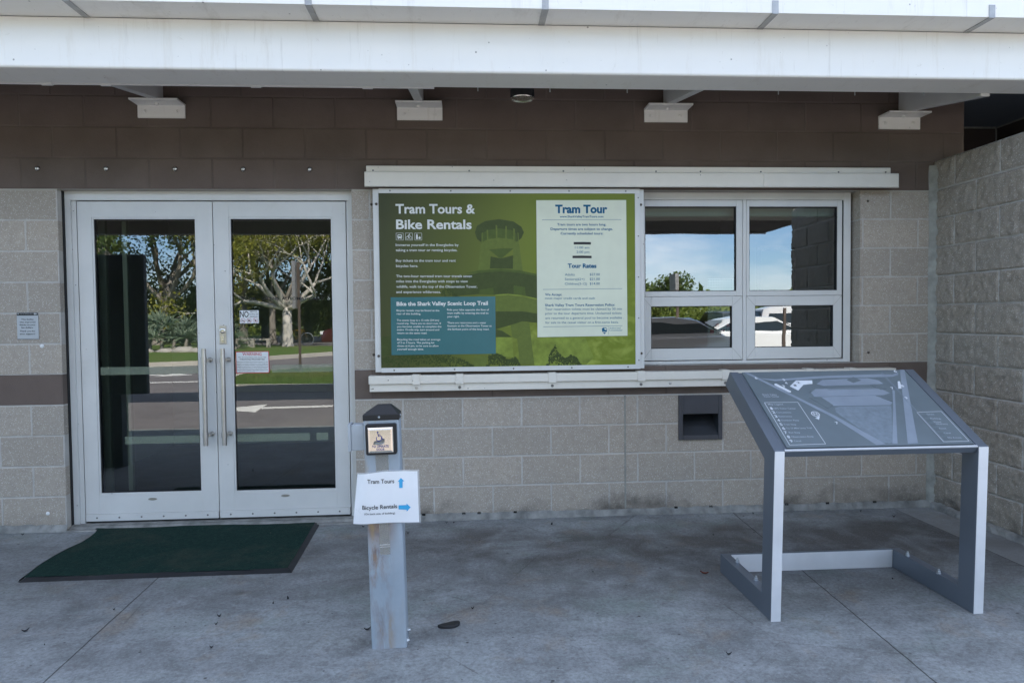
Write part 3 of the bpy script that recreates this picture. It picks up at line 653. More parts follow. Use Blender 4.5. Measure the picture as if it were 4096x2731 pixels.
MAP_SHAPES={'white': [[(4.5206, 0.4919), (4.5728, 0.5408), (4.6577, 0.5385), (4.6476, 0.5108), (4.5971, 0.504), (4.5494, 0.4548)], [(4.4476, 0.5144), (4.4574, 0.5162), (4.5086, 0.446), (4.5023, 0.4392), (4.4935, 0.4424), (4.4451, 0.5032)], [(5.1086, 0.5186), (5.1208, 0.5182), (5.0953, 0.4572), (5.0773, 0.4556)], [(4.5396, 0.2283), (4.5674, 0.2409), (4.5518, 0.2146)]], 'road': [[(4.3248, 0.6272), (4.3433, 0.6267), (4.5337, 0.3883), (4.6452, 0.2448), (4.7849, 0.0299), (4.7379, 0.0234), (4.6274, 0.2309), (4.5216, 0.3733)], [(4.3818, 0.5702), (4.469, 0.5573), (4.7385, 0.5816), (5.043, 0.5894), (5.1159, 0.5842), (5.1575, 0.6025), (5.1447, 0.5791), (5.1045, 0.563), (4.7292, 0.5606), (4.463, 0.5418)], [(4.6699, 0.5101), (4.7161, 0.5452), (4.9622, 0.5542), (5.013, 0.5317), (5.0213, 0.5002), (4.9458, 0.4972), (4.6984, 0.4919)], [(4.6075, 0.4361), (4.6441, 0.4651), (4.9786, 0.4656), (5.0151, 0.4193), (4.9706, 0.4038), (4.6096, 0.3997)], [(4.6377, 0.3959), (4.9276, 0.4021), (4.9857, 0.3421), (4.9615, 0.3191), (4.6718, 0.3213), (4.6652, 0.3518)], [(5.0429, 0.4485), (5.0496, 0.4383), (4.8421, 0.0296), (4.8179, 0.0304), (4.9735, 0.314)], [(5.1811, 0.6282), (5.2062, 0.6275), (4.9395, 0.0304), (4.8895, 0.0272)]], 'dark': [[(4.8442, 0.5416), (4.8936, 0.5667), (4.9212, 0.5343), (4.8674, 0.5128)], [(4.9462, 0.492), (4.9706, 0.4975), (5.0181, 0.4594), (4.9818, 0.4483)], [(4.9266, 0.4001), (5.0046, 0.3998), (4.9882, 0.3469)], [(4.58, 0.3928), (4.6431, 0.3948), (4.6748, 0.3278), (4.6363, 0.3009)], [(4.5957, 0.4365), (4.616, 0.4558), (4.6147, 0.4389)], [(4.7025, 0.4604), (4.977, 0.4626), (4.975, 0.4586), (4.7126, 0.4561)]], 'field': [[(4.6727, 0.3044), (4.7009, 0.3148), (4.9648, 0.3143), (4.8249, 0.0383), (4.8026, 0.0325), (4.7618, 0.0485), (4.6616, 0.2679)]]}
MAP_BOXES=[[(4.3373, 0.3588), (4.5058, 0.3566), (4.5054, 0.0385), (4.3358, 0.0361)], [(5.064, 0.2582), (5.1903, 0.2607), (5.1888, 0.0359), (5.0652, 0.0351)]]
MAP_N=(4.5524, 0.2576, 4.5728, 0.257)
STAND_BOLTS=[(4.2761, -1.2644, 0.07), (4.2701, -1.5147, 0.07), (5.2429, -1.2517, 0.07), (5.2298, -1.5047, 0.07)]
# ================================================================== ground
def struct(name, mb, mat, base=(0, 0, 0), **k):
    o = make(name, mb, mat, None, base, **k); o['kind'] = 'structure'; return o
struct('pavement', MB().box(-14, 16, -4.30, 0.30, -0.30, -0.03), 'concrete')

# ================================================================== building
B = thing('building', 'block-walled visitor building with dark brown header and white double doors', 'building')
W = MB()
W.box(-14, 0.221, 0, 0.30, -0.05, 2.2352)
W.box(2.131, 3.98, 0, 0.30, -0.05, 2.2352)
W.box(3.98, 4.395, 0, 0.30, -0.05, 1.016).box(4.66, 5.685, 0, 0.30, -0.05, 1.016)
W.box(4.395, 4.66, 0, 0.30, -0.05, 0.518).box(4.395, 4.66, 0, 0.30, 0.68, 1.016).box(4.395, 4.66, 0.20, 0.30, 0.518, 0.68)
W.box(5.685, 6.447, 0, 0.30, -0.05, 2.2352)
make('block_wall', W, 'block', B)
make('header', MB().box(-14, 6.447, 0, 0.30, 2.2352, 4.0), 'block', B)
bs = MB()
rr = random.Random(3)
def base_strip(x0, x1):
    n = int((x1 - x0) / 0.04)
    top, ft = [], []
    for i in range(n + 1):
        x = x0 + (x1 - x0) * i / n
        top.append((x, -0.004 - 0.003 * rr.random(), 0.012 + 0.010 * rr.random()))
        ft.append((x, -0.016 - 0.016 * rr.random(), -0.0285))
    vs = [(x, 0.001, z) for x, y, z in top] + top + ft
    m = n + 1
    bs.add(vs, [(i, i + 1, m + i + 1, m + i) for i in range(n)] + [(m + i, m + i + 1, 2 * m + i + 1, 2 * m + i) for i in range(n)])
base_strip(-6, 0.23); base_strip(2.13, 6.23)
make('wall_base', bs, 'caulk', B)
for x in (2.475, 2.585, 2.86, 2.965, 3.215, 4.35, 4.60, 5.15, 5.45, 5.80):
    make('weep_vent', MB().frame(x - 0.011, x + 0.011, 0.010, 0.022, .003, .003, .002, .002, -0.012, -0.004).box(x - .008, x + .008, -0.008, -0.003, 0.012, 0.020), 'dark_gap', B)
make('control_joint', MB().box(3.985, 3.997, -0.003, 0.001, 0.02, 0.813), 'sealant', B)
mbs = MB()
pts = []
for i in range(60):
    z = -0.03 + i * (2.44 / 59); w = 0.016 + 0.006 * math.sin(z * 9) * rr.random() + 0.004 * rr.random()
    pts.append((z, w))
vs = []
for z, w in pts: vs += [(6.200 - w * 0.6, -0.0015, z), (6.205, -0.010, z), (6.232, -0.030 - w * 0.7, z)]
mbs.add(vs, [(3 * i + k, 3 * i + k + 1, 3 * i + k + 4, 3 * i + k + 3) for i in range(59) for k in (0, 1)])
make('corner_sealant', mbs, 'sealant', B, smooth=True)
# roof and what closes the volume
make('roof', MB().box(-14, 16, 0.02, 9, 4.0, 4.25), 'soffit_dark', B)
make('recess_wall', MB().box(6.447, 7.58, 1.12, 1.35, -0.05, 4.0).box(7.58, 16, -0.9, 1.35, -0.05, 4.0), 'brown_wall', B)
make('recess_soffit', MB().box(6.450, 7.578, -1.0, 1.118, 3.0, 3.06), 'soffit_dark', B)
ml = MB().box(6.449, 7.57, 1.112, 1.1185, 2.985, 2.999).box(7.572, 7.5785, -0.88, 1.11, 2.985, 2.999).box(7.570, 7.5785, 1.108, 1.116, 2.0, 2.984)
make_each('recess_trim', ml, 'sealant', B)
# interior shell
inn = MB()
inn.box(-0.4, 3.2, 3.2, 3.3, -0.03, 3.0).box(-0.5, -0.4, 0.31, 3.3, -0.03, 3.0).box(3.2, 3.3, 0.31, 4.2, -0.03, 3.0)
inn.box(3.3, 6.3, 4.1, 4.2, -0.03, 3.0).box(6.2, 6.3, 0.31, 4.1, -0.03, 3.0)
make('interior_wall', inn, 'inside_wall', B)
make('interior_ceiling', MB().box(-0.4, 6.2, 0.31, 4.1, 2.75, 2.85), 'inside_dark', B)
make('interior_floor', MB().box(-0.4, 6.2, 0.305, 4.1, -0.05, -0.02), 'inside_dark', B)
iv = MB().box(0.315, 0.36, 0.315, 0.35, -0.015, 2.5).box(0.475, 0.505, 0.315, 0.35, -0.015, 2.5)
make_each('inner_door_frame', iv, 'inside_green', B)
sl = MB()
for k in range(18): sl.box(3.35, 6.18, 4.06, 4.098, 0.25 + k * 0.14, 0.25 + k * 0.14 + 0.115)
make('slat_panel', sl, 'inside_wall', B)

# ---- double door
fr = MB().frame(0.226, 2.131, -0.012, 2.2345, 0.036, 0.036, 0.0005, 0.060, 0.075, 0.21)
fr.box(0.262, 0.290, 0.092, 0.20, -0.012, 2.1745).box(2.079, 2.095, 0.092, 0.20, -0.012, 2.1745)
make('door_frame', fr, 'white_frame', B, bevel=0.003)
make_each('door_gasket', MB().box(0.2215, 0.2258, 0.05, 0.09, -0.02, 2.232).box(2.1312, 2.1318, 0.02, 0.09, -0.02, 2.232), 'gasket', B)
make('threshold', MB().prism([(-0.035, -0.029), (0.29, -0.029), (0.29, -0.008), (0.06, -0.008), (0.03, -0.012), (0.01, -0.022), (-0.03, -0.022)], 'x', 0.226, 2.131).box(0.23, 2.128, 0.04, 0.047, -0.008, -0.004).box(0.23, 2.128, 0.055, 0.062, -0.008, -0.004), 'caulk', B)
def door(x0, x1, g0, g1, gz0, gz1, hx, label):
    d = MB()
    d.box(x0, g0 - 0.012, 0.09, 0.135, 0.055, 2.168); d.box(g1 + 0.012, x1, 0.09, 0.135, 0.055, 2.168)
    d.box(g0 - 0.012, g1 + 0.012, 0.0905, 0.135, gz1 + 0.012, 2.168); d.box(g0 - 0.012, g1 + 0.012, 0.0905, 0.135, 0.055, gz0 - 0.012)
    D = make('door', d, 'white_frame', B, bevel=0.0015)
    D['label'] = label
    b = MB().frame(g0 - 0.0115, g1 + 0.0115, gz0 - 0.0115, gz1 + 0.0115, 0.0115, 0.0115, 0.0115, 0.0115, 0.0935, 0.130)
    make('glazing_bead', b, 'white_frame', D, bevel=0.001)
    g = MB().frame(g0, g1, gz0, gz1, 0.005, 0.005, 0.005, 0.005, 0.100, 0.126)
    make('pane_seal', g, 'gasket', D)
    make('pane', MB().add([(g0 + .004, 0.106, gz0 + .004), (g1 - .004, 0.106, gz0 + .004), (g1 - .004, 0.106, gz1 - .004), (g0 + .004, 0.106, gz1 - .004)], [(0, 1, 2, 3)]), 'glass', D)
    k = MB().box(x0 + 0.002, x1 - 0.002, 0.084, 0.132, 0.006, 0.054)
    make('sweep', k, 'white_frame', D, bevel=0.002)
    n = 6
    sc = MB()
    for i in range(n):
        x = x0 + 0.075 + (x1 - x0 - 0.15) * i / (n - 1)
        sc.lathe((x, 0.0845, 0.030), 'y', [(0, 0.0065), (-0.002, 0.006), (-0.0035, 0.003)], 10)
    make_each('screw', sc, 'screw', D)
    make('seal_strip', MB().box(x0 + 0.004, x1 - 0.004, 0.095, 0.125, -0.003, 0.006), 'gasket', D)
    h = MB()
    h.cyl((hx, 0.022, 0), 'z', 0.0155, 0.518, 1.173, 18)
    for z in (1.095, 0.588):
        h.lathe((hx, 0.022, z), 'z', [(-0.018, 0.0185), (0.018, 0.0185)], 18)
        h.cyl((hx + (0.018), 0.0, z), 'y', 0.009, 0.03, 0.09, 12)
        h.lathe((hx + 0.018, 0, z), 'y', [(0.0895, 0.017), (0.082, 0.017)], 16)
    make('handle', h, 'handle', D, smooth=True)
    cx = (x0 + x1) / 2
    ov = MB(); ov.lathe((cx, 0.0904, 0.148), 'y', [(0, 0.03), (-0.002, 0.028)], 26)
    ov.v = [(x, y, 0.148 + (z - 0.148) * 0.3) for x, y, z in ov.v]
    make('oval_badge', ov, 'oval', D)
    return D
DL = door(0.296, 1.1795, 0.400, 1.062, 0.196, 2.050, 1.127, 'left door leaf with clear glass')
DR = door(1.1845, 2.0735, 1.299, 1.972, 0.190, 2.051, 1.250, 'right door leaf with stickers on its glass')
lk = MB().box(1.211, 1.258, 0.084, 0.0905, 1.201, 1.327)
make('lock', lk, 'handle', DR, bevel=0.002)
make('lock_cylinder', MB().lathe((1.2345, 0.084, 1.292), 'y', [(0, 0.0185), (-0.008, 0.018), (-0.010, 0.015), (-0.010, 0.004)], 20).box(1.226, 1.243, 0.074, 0.0835, 1.215, 1.258), 'steel', DR, smooth=True)
for xs, par in (((0.412, 1.058), DL), ((1.552, 1.968), DR)):
    make_each('film_strip', MB().box(xs[0], xs[1], 0.1045, 0.1052, 1.000, 1.053), 'film', par)
make_each('film_strip', MB().box(0.56, 1.058, 0.1045, 0.1052, 0.526, 0.577), 'film', DL)
make_each('film_strip', MB().box(1.306, 1.800, 0.1045, 0.1052, 0.526, 0.577).box(1.845, 1.925, 0.1045, 0.1052, 0.526, 0.577), 'film', DR)
make_lines('lettering', AUTO_TEXT, on_y(0.1045), 0.018, 'ink_black', DR, (0, 0, 0))
ws = MB(); wheelchair(ws, AUTO_SYMBOL[0], AUTO_SYMBOL[1] - 0.002, 0.026, on_y(0.1045))
make('access_symbol', ws, 'ink_soft', DR)

# ---- service window
wf = MB().frame(3.99, 5.664, 1.018, 2.234, 0.15, 0.052, 0.022, 0.052, 0.082, 0.20)
wf.box(4.870, 4.895, 0.086, 0.19, 1.040, 2.182)
WF = make('window', wf, 'white_frame', B, bevel=0.002)
def sash(x0, x1, z0, z1, gx0, gx1, gz0, gz1, mitre, yaw=0.0):
    f = MB()
    f.frame(x0, x1, z0, z1, gx0 - x0, x1 - gx1, gz0 - z0, z1 - gz1, 0.088, 0.14)
    o = make('sash', f, 'white_frame', WF, bevel=0.002)
    if mitre:
        m = MB(); F = on_y(0.0874)
        for a, b in (((x0, z0), (gx0, gz0)), ((x1, z0), (gx1, gz0)), ((x0, z1), (gx0, gz1)), ((x1, z1), (gx1, gz1))): stroke(m, a, b, 0.0016, F)
        make_each('mitre_joint', m, 'sealant', WF)
    g = MB().frame(gx0, gx1, gz0, gz1, 0.004, 0.004, 0.004, 0.004, 0.095, 0.13)
    make('pane_seal', g, 'gasket', WF)
    d = 0.5 * (gx1 - gx0) * math.tan(yaw)
    make('pane', MB().add([(gx0 + .003, 0.108 - d, gz0 + .003), (gx1 - .003, 0.108 + d, gz0 + .003), (gx1 - .003, 0.108 + d, gz1 - .003), (gx0 + .003, 0.108 - d, gz1 - .003)], [(0, 1, 2, 3)]), 'win_glass', WF)
sash(4.142, 4.868, 1.500, 2.181, 4.162, 4.823, 1.536, 2.136, False)
sash(4.897, 5.603, 1.500, 2.181, 4.918, 5.568, 1.536, 2.135, False)
sash(4.142, 4.868, 1.046, 1.498, 4.203, 4.793, 1.130, 1.430, True)
sash(4.897, 5.603, 1.046, 1.498, 4.960, 5.541, 1.130, 1.429, True)
make_each('frame_gap', MB().box(5.604, 5.611, 0.0885, 0.14, 1.045, 2.181).box(4.142, 5.603, 0.0895, 0.14, 2.1812, 2.1819), 'dark_gap', WF)
bl = MB().box(4.15, 4.86, 0.17, 0.24, 2.075, 2.18).box(4.90, 5.60, 0.17, 0.24, 2.075, 2.18)
make_each('blind_cassette', bl, 'blind', B, bevel=0.01)

# ================================================================== things inside
pg = NT('perforated_board'); gx, gy, gz = pg.xyz()
hx_ = pg.math('SUBTRACT', pg.math('FRACT', pg.math('MULTIPLY', gx, 48)), 0.5); hz_ = pg.math('SUBTRACT', pg.math('FRACT', pg.math('MULTIPLY', gz, 48)), 0.5)
hole = pg.math('LESS_THAN', pg.math('ADD', pg.math('MULTIPLY', hx_, hx_), pg.math('MULTIPLY', hz_, hz_)), 0.045)
pg.set(col=pg.mix(hole, (0.62, 0.66, 0.66), (0.03, 0.03, 0.03)), rough=0.5)
PB = thing('pegboard', 'white perforated display board behind the left window panes', 'display board', (4.93, 0.7, 0.95))
make('board', MB().box(4.83, 5.04, 0.695, 0.71, 0.95, 1.66), pg.m, PB, (4.93, 0.7, 0.95))
hm = MB()
for k in range(4): hm.box(4.845 + 0.045 * k, 4.875 + 0.045 * k, 0.682, 0.692, 1.22 + 0.05 * (k % 2), 1.25 + 0.05 * (k % 2))
make_each('magnet', hm, 'ink_red', PB, (4.93, 0.7, 0.95))
PF = thing('picture', 'dark framed picture hanging inside behind the right window', 'picture', (5.45, 1.6, 1.4))
make('frame', MB().frame(5.62, 5.98, 1.45, 2.0, .03, .03, .03, .03, 1.58, 1.61), 'inside_dark', PF, (5.45, 1.6, 1.4))
make('print', MB().box(5.65, 5.95, 1.595, 1.605, 1.48, 1.97), 'inside_wall', PF, (5.45, 1.6, 1.4))

# ================================================================== small fixings on the facade
def stud(x, z, r, mat, label, group, name='bolt', y=0.0, dome=1.0):
    o = MB().lathe((x, y, z), 'y', [(0, r), (-0.35 * r * dome, r * 0.94), (-0.75 * r * dome, r * 0.62), (-0.9 * r * dome, r * 0.12)], 16)
    b = make(name, o, mat, None, (x, y, z), smooth='all')
    return tag(b, label, name.replace('_', ' '), group)
for i, x in enumerate((0.105, 0.539, 0.980, 1.422, 1.858)):
    stud(x, 2.367, 0.0165, 'steel', ('leftmost dome-headed stud in the brown header, left of the doors', 'dome-headed stud in the header above the left jamb of the doors', 'dome-headed stud in the header above the middle of the left door', 'middle-right dome stud in the header above the left side of the right door', 'rightmost dome-headed stud in the header above the right door')[i], 'dome studs in the brown header', 'stud')
for x, z, l in ((2.262, 2.135, 'dark bolt in the block pier at the top left corner of the green board'), (2.262, 1.118, 'dark bolt in the block pier at the bottom left corner of the green board'), (5.741, 2.16, 'dark bolt high in the pale block pier right of the window'), (5.752, 1.088, 'dark bolt low in the pale block pier right of the window')):
    stud(x, z, 0.009, 'rust_bolt', l, 'dark bolts in the block piers')
stud(0.097, 1.205, 0.0135, 'white_plastic', 'small white plug in the left pier below the plaque', 'white plugs in the left pier', 'wall_plug', dome=0.4)
stud(0.100, 0.092, 0.0125, 'white_plastic', 'small white plug in the left pier just above the pavement', 'white plugs in the left pier', 'wall_plug', dome=0.4)

PQ = thing('plaque', 'small silver plaque with black heading on the left block pier', 'plaque', (0.014, 0.0, 1.25))
bp_ = (0.014, 0.0, 1.25)
make('plate', MB().box(PLAQUE[0], PLAQUE[2], -0.005, -0.0003, PLAQUE[1], PLAQUE[3]), 'plaque', PQ, bp_, bevel=0.001)
make_each('heading_band', MB().box(PLAQUE[0] + .001, PLAQUE[2] - .001, -0.0056, -0.0052, PLAQUE_BAR[1], PLAQUE[3] - .001).box(PLAQUE[0] + .001, PLAQUE[2] - .001, -0.0056, -0.0052, PLAQUE[1] + .003, PLAQUE[1] + .0045), 'ink_black', PQ, bp_)
make_lines('text_line', PLAQUE_TEXT, on_y(-0.0058), 0.012, 'ink_black', PQ, bp_)
hd = typeset(PLAQUE_HEAD, on_y(-0.0061)); disc(hd, -0.044, 1.419, 0.004, on_y(-0.0061)); disc(hd, 0.060, 1.4175, 0.006, on_y(-0.0061)); disc(hd, 0.069, 1.4175, 0.005, on_y(-0.0061))
make('heading', hd, 'plaque', PQ, bp_)

# recessed step light
SL = thing('step_light', 'square dark grey recessed wall light low in the block wall', 'wall light', (4.526, 0, 0.49))
bl_ = (4.526, 0, 0.49)
f = MB(); x0, x1, z0, z1 = 4.3695, 4.6825, 0.4915, 0.806; a0, a1, b0, b1 = 4.400, 4.654, 0.523, 0.673
f.frame(x0, x1, z0, z1, a0 - x0, x1 - a1, b0 - z0, z1 - b1, -0.014, -0.0004)
make('face_plate', f, 'dark_bronze', SL, bl_, bevel=0.003)
yd = 0.15
make('light_well', MB().add([(a0, -0.006, b0), (a1, -0.006, b0), (a0, yd, b1), (a1, yd, b1), (a0, -0.006, b1), (a1, -0.006, b1)], [(0, 1, 3, 2), (0, 2, 4), (1, 5, 3), (4, 2, 3, 5)]), 'lamp_well', SL, bl_)

# ================================================================== right screen wall (split-face)
from mathutils import noise as mnoise
SW = thing('screen_wall', 'rough split-face concrete block wall standing at right angles to the facade', 'wall', (6.228, 0, 0))
ny, nz = 170, 214
y0_, y1_, zt = -0.002, -1.95, 2.4384
vs, fs = [], []
for i in range(ny + 1):
    y = y0_ + (y1_ - y0_) * i / ny
    for j in range(nz + 1):
        z = -0.04 + (zt + 0.04) * j / nz
        row = math.floor(z / 0.2032); u = (y + (0.2032 if (row + 20) % 2 else 0)) / 0.4064
        du = abs((u + .5) % 1 - .5) * 0.4064; dz = abs((z / 0.2032 + .5) % 1 - .5) * 0.2032
        d = min(du, dz)
        cell = (math.floor(u), row)
        p = Vector((y * 9 + cell[0] * 13.7, z * 9 + cell[1] * 7.3, 0.0))
        h = (0.5 - abs(mnoise.fractal(p, 0.9, 2.1, 4))) * 0.0135
        p2 = Vector((y * 34 + z * 16, z * 13 - y * 5, 3.0))
        h += (0.4 - abs(mnoise.fractal(p2, 0.8, 2.0, 3))) * 0.0095
        k = min(1.0, max(0.0, (d - 0.0045) / 0.006))
        off = (0.006 + h) * k
        vs.append((6.228 + 0.010 - max(-0.004, off) * 1.0, y, z))
for i in range(ny):
    for j in range(nz):
        a = i * (nz + 1) + j
        fs.append((a, a + 1, a + nz + 2, a + nz + 1))
b = len(vs)
# back, top and end faces closing the block
vs += [(6.43, y0_, -0.04), (6.43, y1_, -0.04), (6.43, y1_, zt), (6.43, y0_, zt)]
fs.append((b, b + 1, b + 2, b + 3))
fs.append(tuple(i * (nz + 1) + nz for i in range(ny + 1)) + (b + 2, b + 3))
fs.append(tuple(ny * (nz + 1) + j for j in range(nz + 1)) + (b + 2, b + 1))
sw = MB(); sw.add(vs, fs)
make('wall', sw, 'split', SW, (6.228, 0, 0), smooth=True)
bw = MB()
vs = []
for i in range(50):
    y = -0.01 - i * (1.92 / 49)
    vs += [(6.232, y, 0.012 + 0.012 * rr.random()), (6.212 - 0.012 * rr.random(), y, 0.0), (6.200 - 0.014 * rr.random(), y, -0.0285)]
bw.add(vs, [(3 * i + k, 3 * i + k + 1, 3 * i + k + 4, 3 * i + k + 3) for i in range(49) for k in (0, 1)])
make('wall_base', bw, 'caulk', SW, (6.228, 0, 0))

# ================================================================== canopy
CP = thing('canopy', 'white steel canopy with front beam and gutter over the entrance', 'canopy', (3.0, 0, 2.65))
cb = (3.0, 0, 2.65)
pr = []
for a in range(0, 91, 15): pr.append((-1.055 + 0.014 - 0.014 * math.cos(R(a)), 2.650 + 0.014 - 0.014 * math.sin(R(a))))
beam = [(-1.055, 2.903)] + pr + [(-0.825, 2.650), (-0.825, 2.664), (-1.040, 2.664), (-1.040, 2.903)]
make('beam', MB().prism(beam, 'x', -4.5, 9.5), 'canopy_white', CP, cb)
gut = MB().prism([(-1.2455, 2.9055), (-1.056, 2.9055), (-1.056, 3.13), (-1.07, 3.13), (-1.07, 2.915), (-1.237, 2.915), (-1.237, 3.12), (-1.2455, 3.12)], 'x', -4.5, 9.5)
make('gutter', gut, 'soffit_white', CP, cb, bevel=0.002)
make('roof_deck', MB().prism([(-1.072, 2.925), (-1.072, 2.965), (-0.001, 3.18), (-0.001, 3.14)], 'x', -4.5, 9.5), 'beam_grey', CP, cb)
for k, x in enumerate([0.990 - 1.165 * 3, 0.990 - 1.165 * 2, 0.990 - 1.165, 0.990, 2.138, 3.310, 4.497, 5.664, 6.84, 8.0]):
    make('gutter_strap', MB().prism([(-1.056, 2.9050), (-1.056, 2.9015), (-1.249, 2.9015), (-1.249, 2.968), (-1.2458, 2.968), (-1.2458, 2.9050)], 'x', x - 0.0165, x + 0.0165), 'strap', CP, cb)
for k, x in enumerate((-2.475, -0.785, 0.905, 2.597, 4.286, 5.963, 7.65)):
    zb = 2.698 if k < 5 else 2.662
    zt_ = zb + 0.093
    if k != 6:
        br = MB().prism([(-0.0005, zb), (-0.012, zb), (-0.012, zt_ - 0.012), (-0.135, zt_ - 0.012), (-0.135, zt_), (-0.0005, zt_)], 'x', x - 0.152, x + 0.152)
        bo = make('bracket', br, 'canopy_white', CP, cb, bevel=0.0015)
        sc = MB()
        for dx in (-0.105, 0.1):
            sc.lathe((x + dx, -0.012, zb + 0.045), 'y', [(0, 0.017), (-0.003, 0.017), (-0.003, 0.011), (-0.012, 0.011), (-0.012, 0.006), (-0.02, 0.006)], 6)
        sc.lathe((x - 0.005, -0.06, zt_ - 0.012), 'z', [(0, 0.014), (-0.010, 0.014), (-0.010, 0.008), (-0.016, 0.008)], 6)
        make_each('bracket_bolt', sc, 'canopy_white', bo, cb)
    z1_ = zt_ + 0.006
    arm = [(-0.03, z1_ + 0.014), (-0.03, z1_ + 0.27), (-0.826, z1_ + 0.27 - 0.159), (-0.826, z1_ - 0.145), (-0.10, z1_), (-0.10, z1_ + 0.006)]
    arm = [(-0.04, z1_), (-0.04, z1_ + 0.29), (-0.8245, z1_ + 0.29 - 0.155), (-0.8245, z1_ - 0.135)]
    a_ = MB().prism([(p, q + 0.006) for p, q in arm], 'x', x - 0.028, x + 0.028)
    make('arm', a_, 'beam_grey', CP, cb, bevel=0.004)
sc = MB()
for x, y in ((2.975, -0.8), (3.385, -0.8), (3.83, -0.8), (4.72, -0.8), (5.18, -0.8), (5.60, -0.8)):
    sc.cyl((x, y, 0), 'z', 0.0035, 2.638, 2.664, 6)
make_each('screw_tip', sc, 'zinc', CP, cb)

CD = thing('conduit', 'thin white conduit running behind the canopy beam with couplings', 'conduit', (1.0, -0.80, 2.66))
cbase = (1.0, -0.80, 2.66)
c_ = MB().cyl((0, -0.802, 2.658), 'x', 0.011, -1.0, 2.73, 10)
make('pipe', c_, 'beam_grey', CD, cbase, smooth=True)
for x in (0.64, 0.95, 1.75, 2.36): make('coupling', MB().cyl((x, -0.802, 2.6575), 'x', 0.0155, -0.028, 0.028, 10), 'beam_grey', CD, cbase, smooth=True)

DN = thing('downlight', 'black cylinder downlight hanging under the canopy above the green board', 'downlight', (3.248, -0.55, 2.68))
db = (3.248, -0.55, 2.68)
make('housing', MB().lathe((3.248, -0.55, 2.679), 'z', [(0.002, 0.066), (0.0, 0.072), (0.30, 0.073), (0.30, 0.02)], 32), 'black', DN, db, smooth=True)
make('trim_ring', MB().lathe((3.248, -0.55, 2.679), 'z', [(0.0005, 0.0715), (-0.004, 0.070), (-0.003, 0.060), (0.001, 0.055)], 32), 'steel', DN, db, smooth=True)

# ================================================================== rails of the sliding board
TR = thing('top_rail', 'long cream steel sliding rail above the green board and window', 'rail', (4.07, 0, 2.235))
tb = (4.07, 0, 2.235)
make('back_channel', MB().prism([(-0.0005, 2.375), (-0.064, 2.381), (-0.064, 2.337), (-0.058, 2.337), (-0.0005, 2.336)], 'x', 2.2395, 5.868), 'cream_rail', TR, tb, bevel=0.004)
def lip(x0, x1, o): return MB().prism([(-0.058, 2.336), (-0.096 - o, 2.334), (-0.100 - o, 2.330), (-0.100 - o, 2.243), (-0.106 - o, 2.235), (-0.092, 2.235), (-0.092, 2.326), (-0.058, 2.328)], 'x', x0, x1)
make('front_lip', lip(2.233, 4.94, 0), 'cream_rail', TR, tb, bevel=0.001)
make('front_lip', lip(4.941, 5.902, 0.002), 'cream_rail', TR, tb, bevel=0.001)
sc = MB()
for x in (2.285, 2.925, 3.562, 4.20, 4.51, 4.935, 5.49, 5.83): sc.lathe((x, -0.064, 2.349), 'y', [(0, 0.006), (-0.003, 0.005), (-0.004, 0.002)], 10)
make_each('screw', sc, 'screw', TR, tb)
BR = thing('bottom_rail', 'long white bottom track with bolted clips below the green board', 'rail', (4.07, 0, 0.87))
bb = (4.07, 0, 0.87)
make('upper_channel', MB().box(2.236, 5.905, -0.085, -0.002, 0.924, 0.980), 'cream_rail', BR, bb, bevel=0.003)
make('lower_plate', MB().box(2.240, 5.40, -0.068, -0.0025, 0.872, 0.9235), 'cream_rail', BR, bb, bevel=0.002)
for k, x in enumerate((2.553, 2.843, 3.473, 4.087, 4.68, 5.278, 5.587)):
    tilt = 0.018 if k == 0 else 0.0
    c_ = MB()
    for zz0, zz1, yy, w in ((0.918, 0.986, -0.0905, 0.026), (0.874, 0.9175, -0.0745, 0.026)):
        c_.add([(x - w + tilt * ((z - 0.93) / 0.05) * -0.25, y, z) for z in (zz0, zz1) for y in (yy, yy + 0.004)] + [(x + w + tilt * ((z - 0.93) / 0.05) * -0.25, y, z) for z in (zz0, zz1) for y in (yy, yy + 0.004)], [(0, 1, 3, 2), (4, 6, 7, 5), (0, 4, 5, 1), (2, 3, 7, 6), (0, 2, 6, 4), (1, 5, 7, 3)])
    c_.box(x - 0.026, x + 0.026, -0.0864, -0.02, 0.9805, 0.986)
    o = make('clip', c_, 'cream_rail', BR, bb, bevel=0.001)
    make('clip_bolt', MB().lathe((x, -0.0745, 0.895), 'y', [(0, 0.010), (-0.004, 0.010), (-0.004, 0.006), (-0.008, 0.005)], 10), 'screw' if k else 'handle', o, bb)
make('rail_bolt', MB().lathe((4.293, -0.068, 0.898), 'y', [(0, 0.009), (-0.004, 0.008), (-0.006, 0.004)], 12), 'handle', BR, bb)
dot = MB()
for x, z, r, y in ((2.366, 0.95, 0.0035, -0.0852), (2.262, 0.893, 0.004, -0.0682), (2.250, 0.891, 0.003, -0.0682)): disc(dot, x, z, r, on_y(y - 0.0003), 10)
make_each('drill_hole', dot, 'dark_gap', BR, bb)

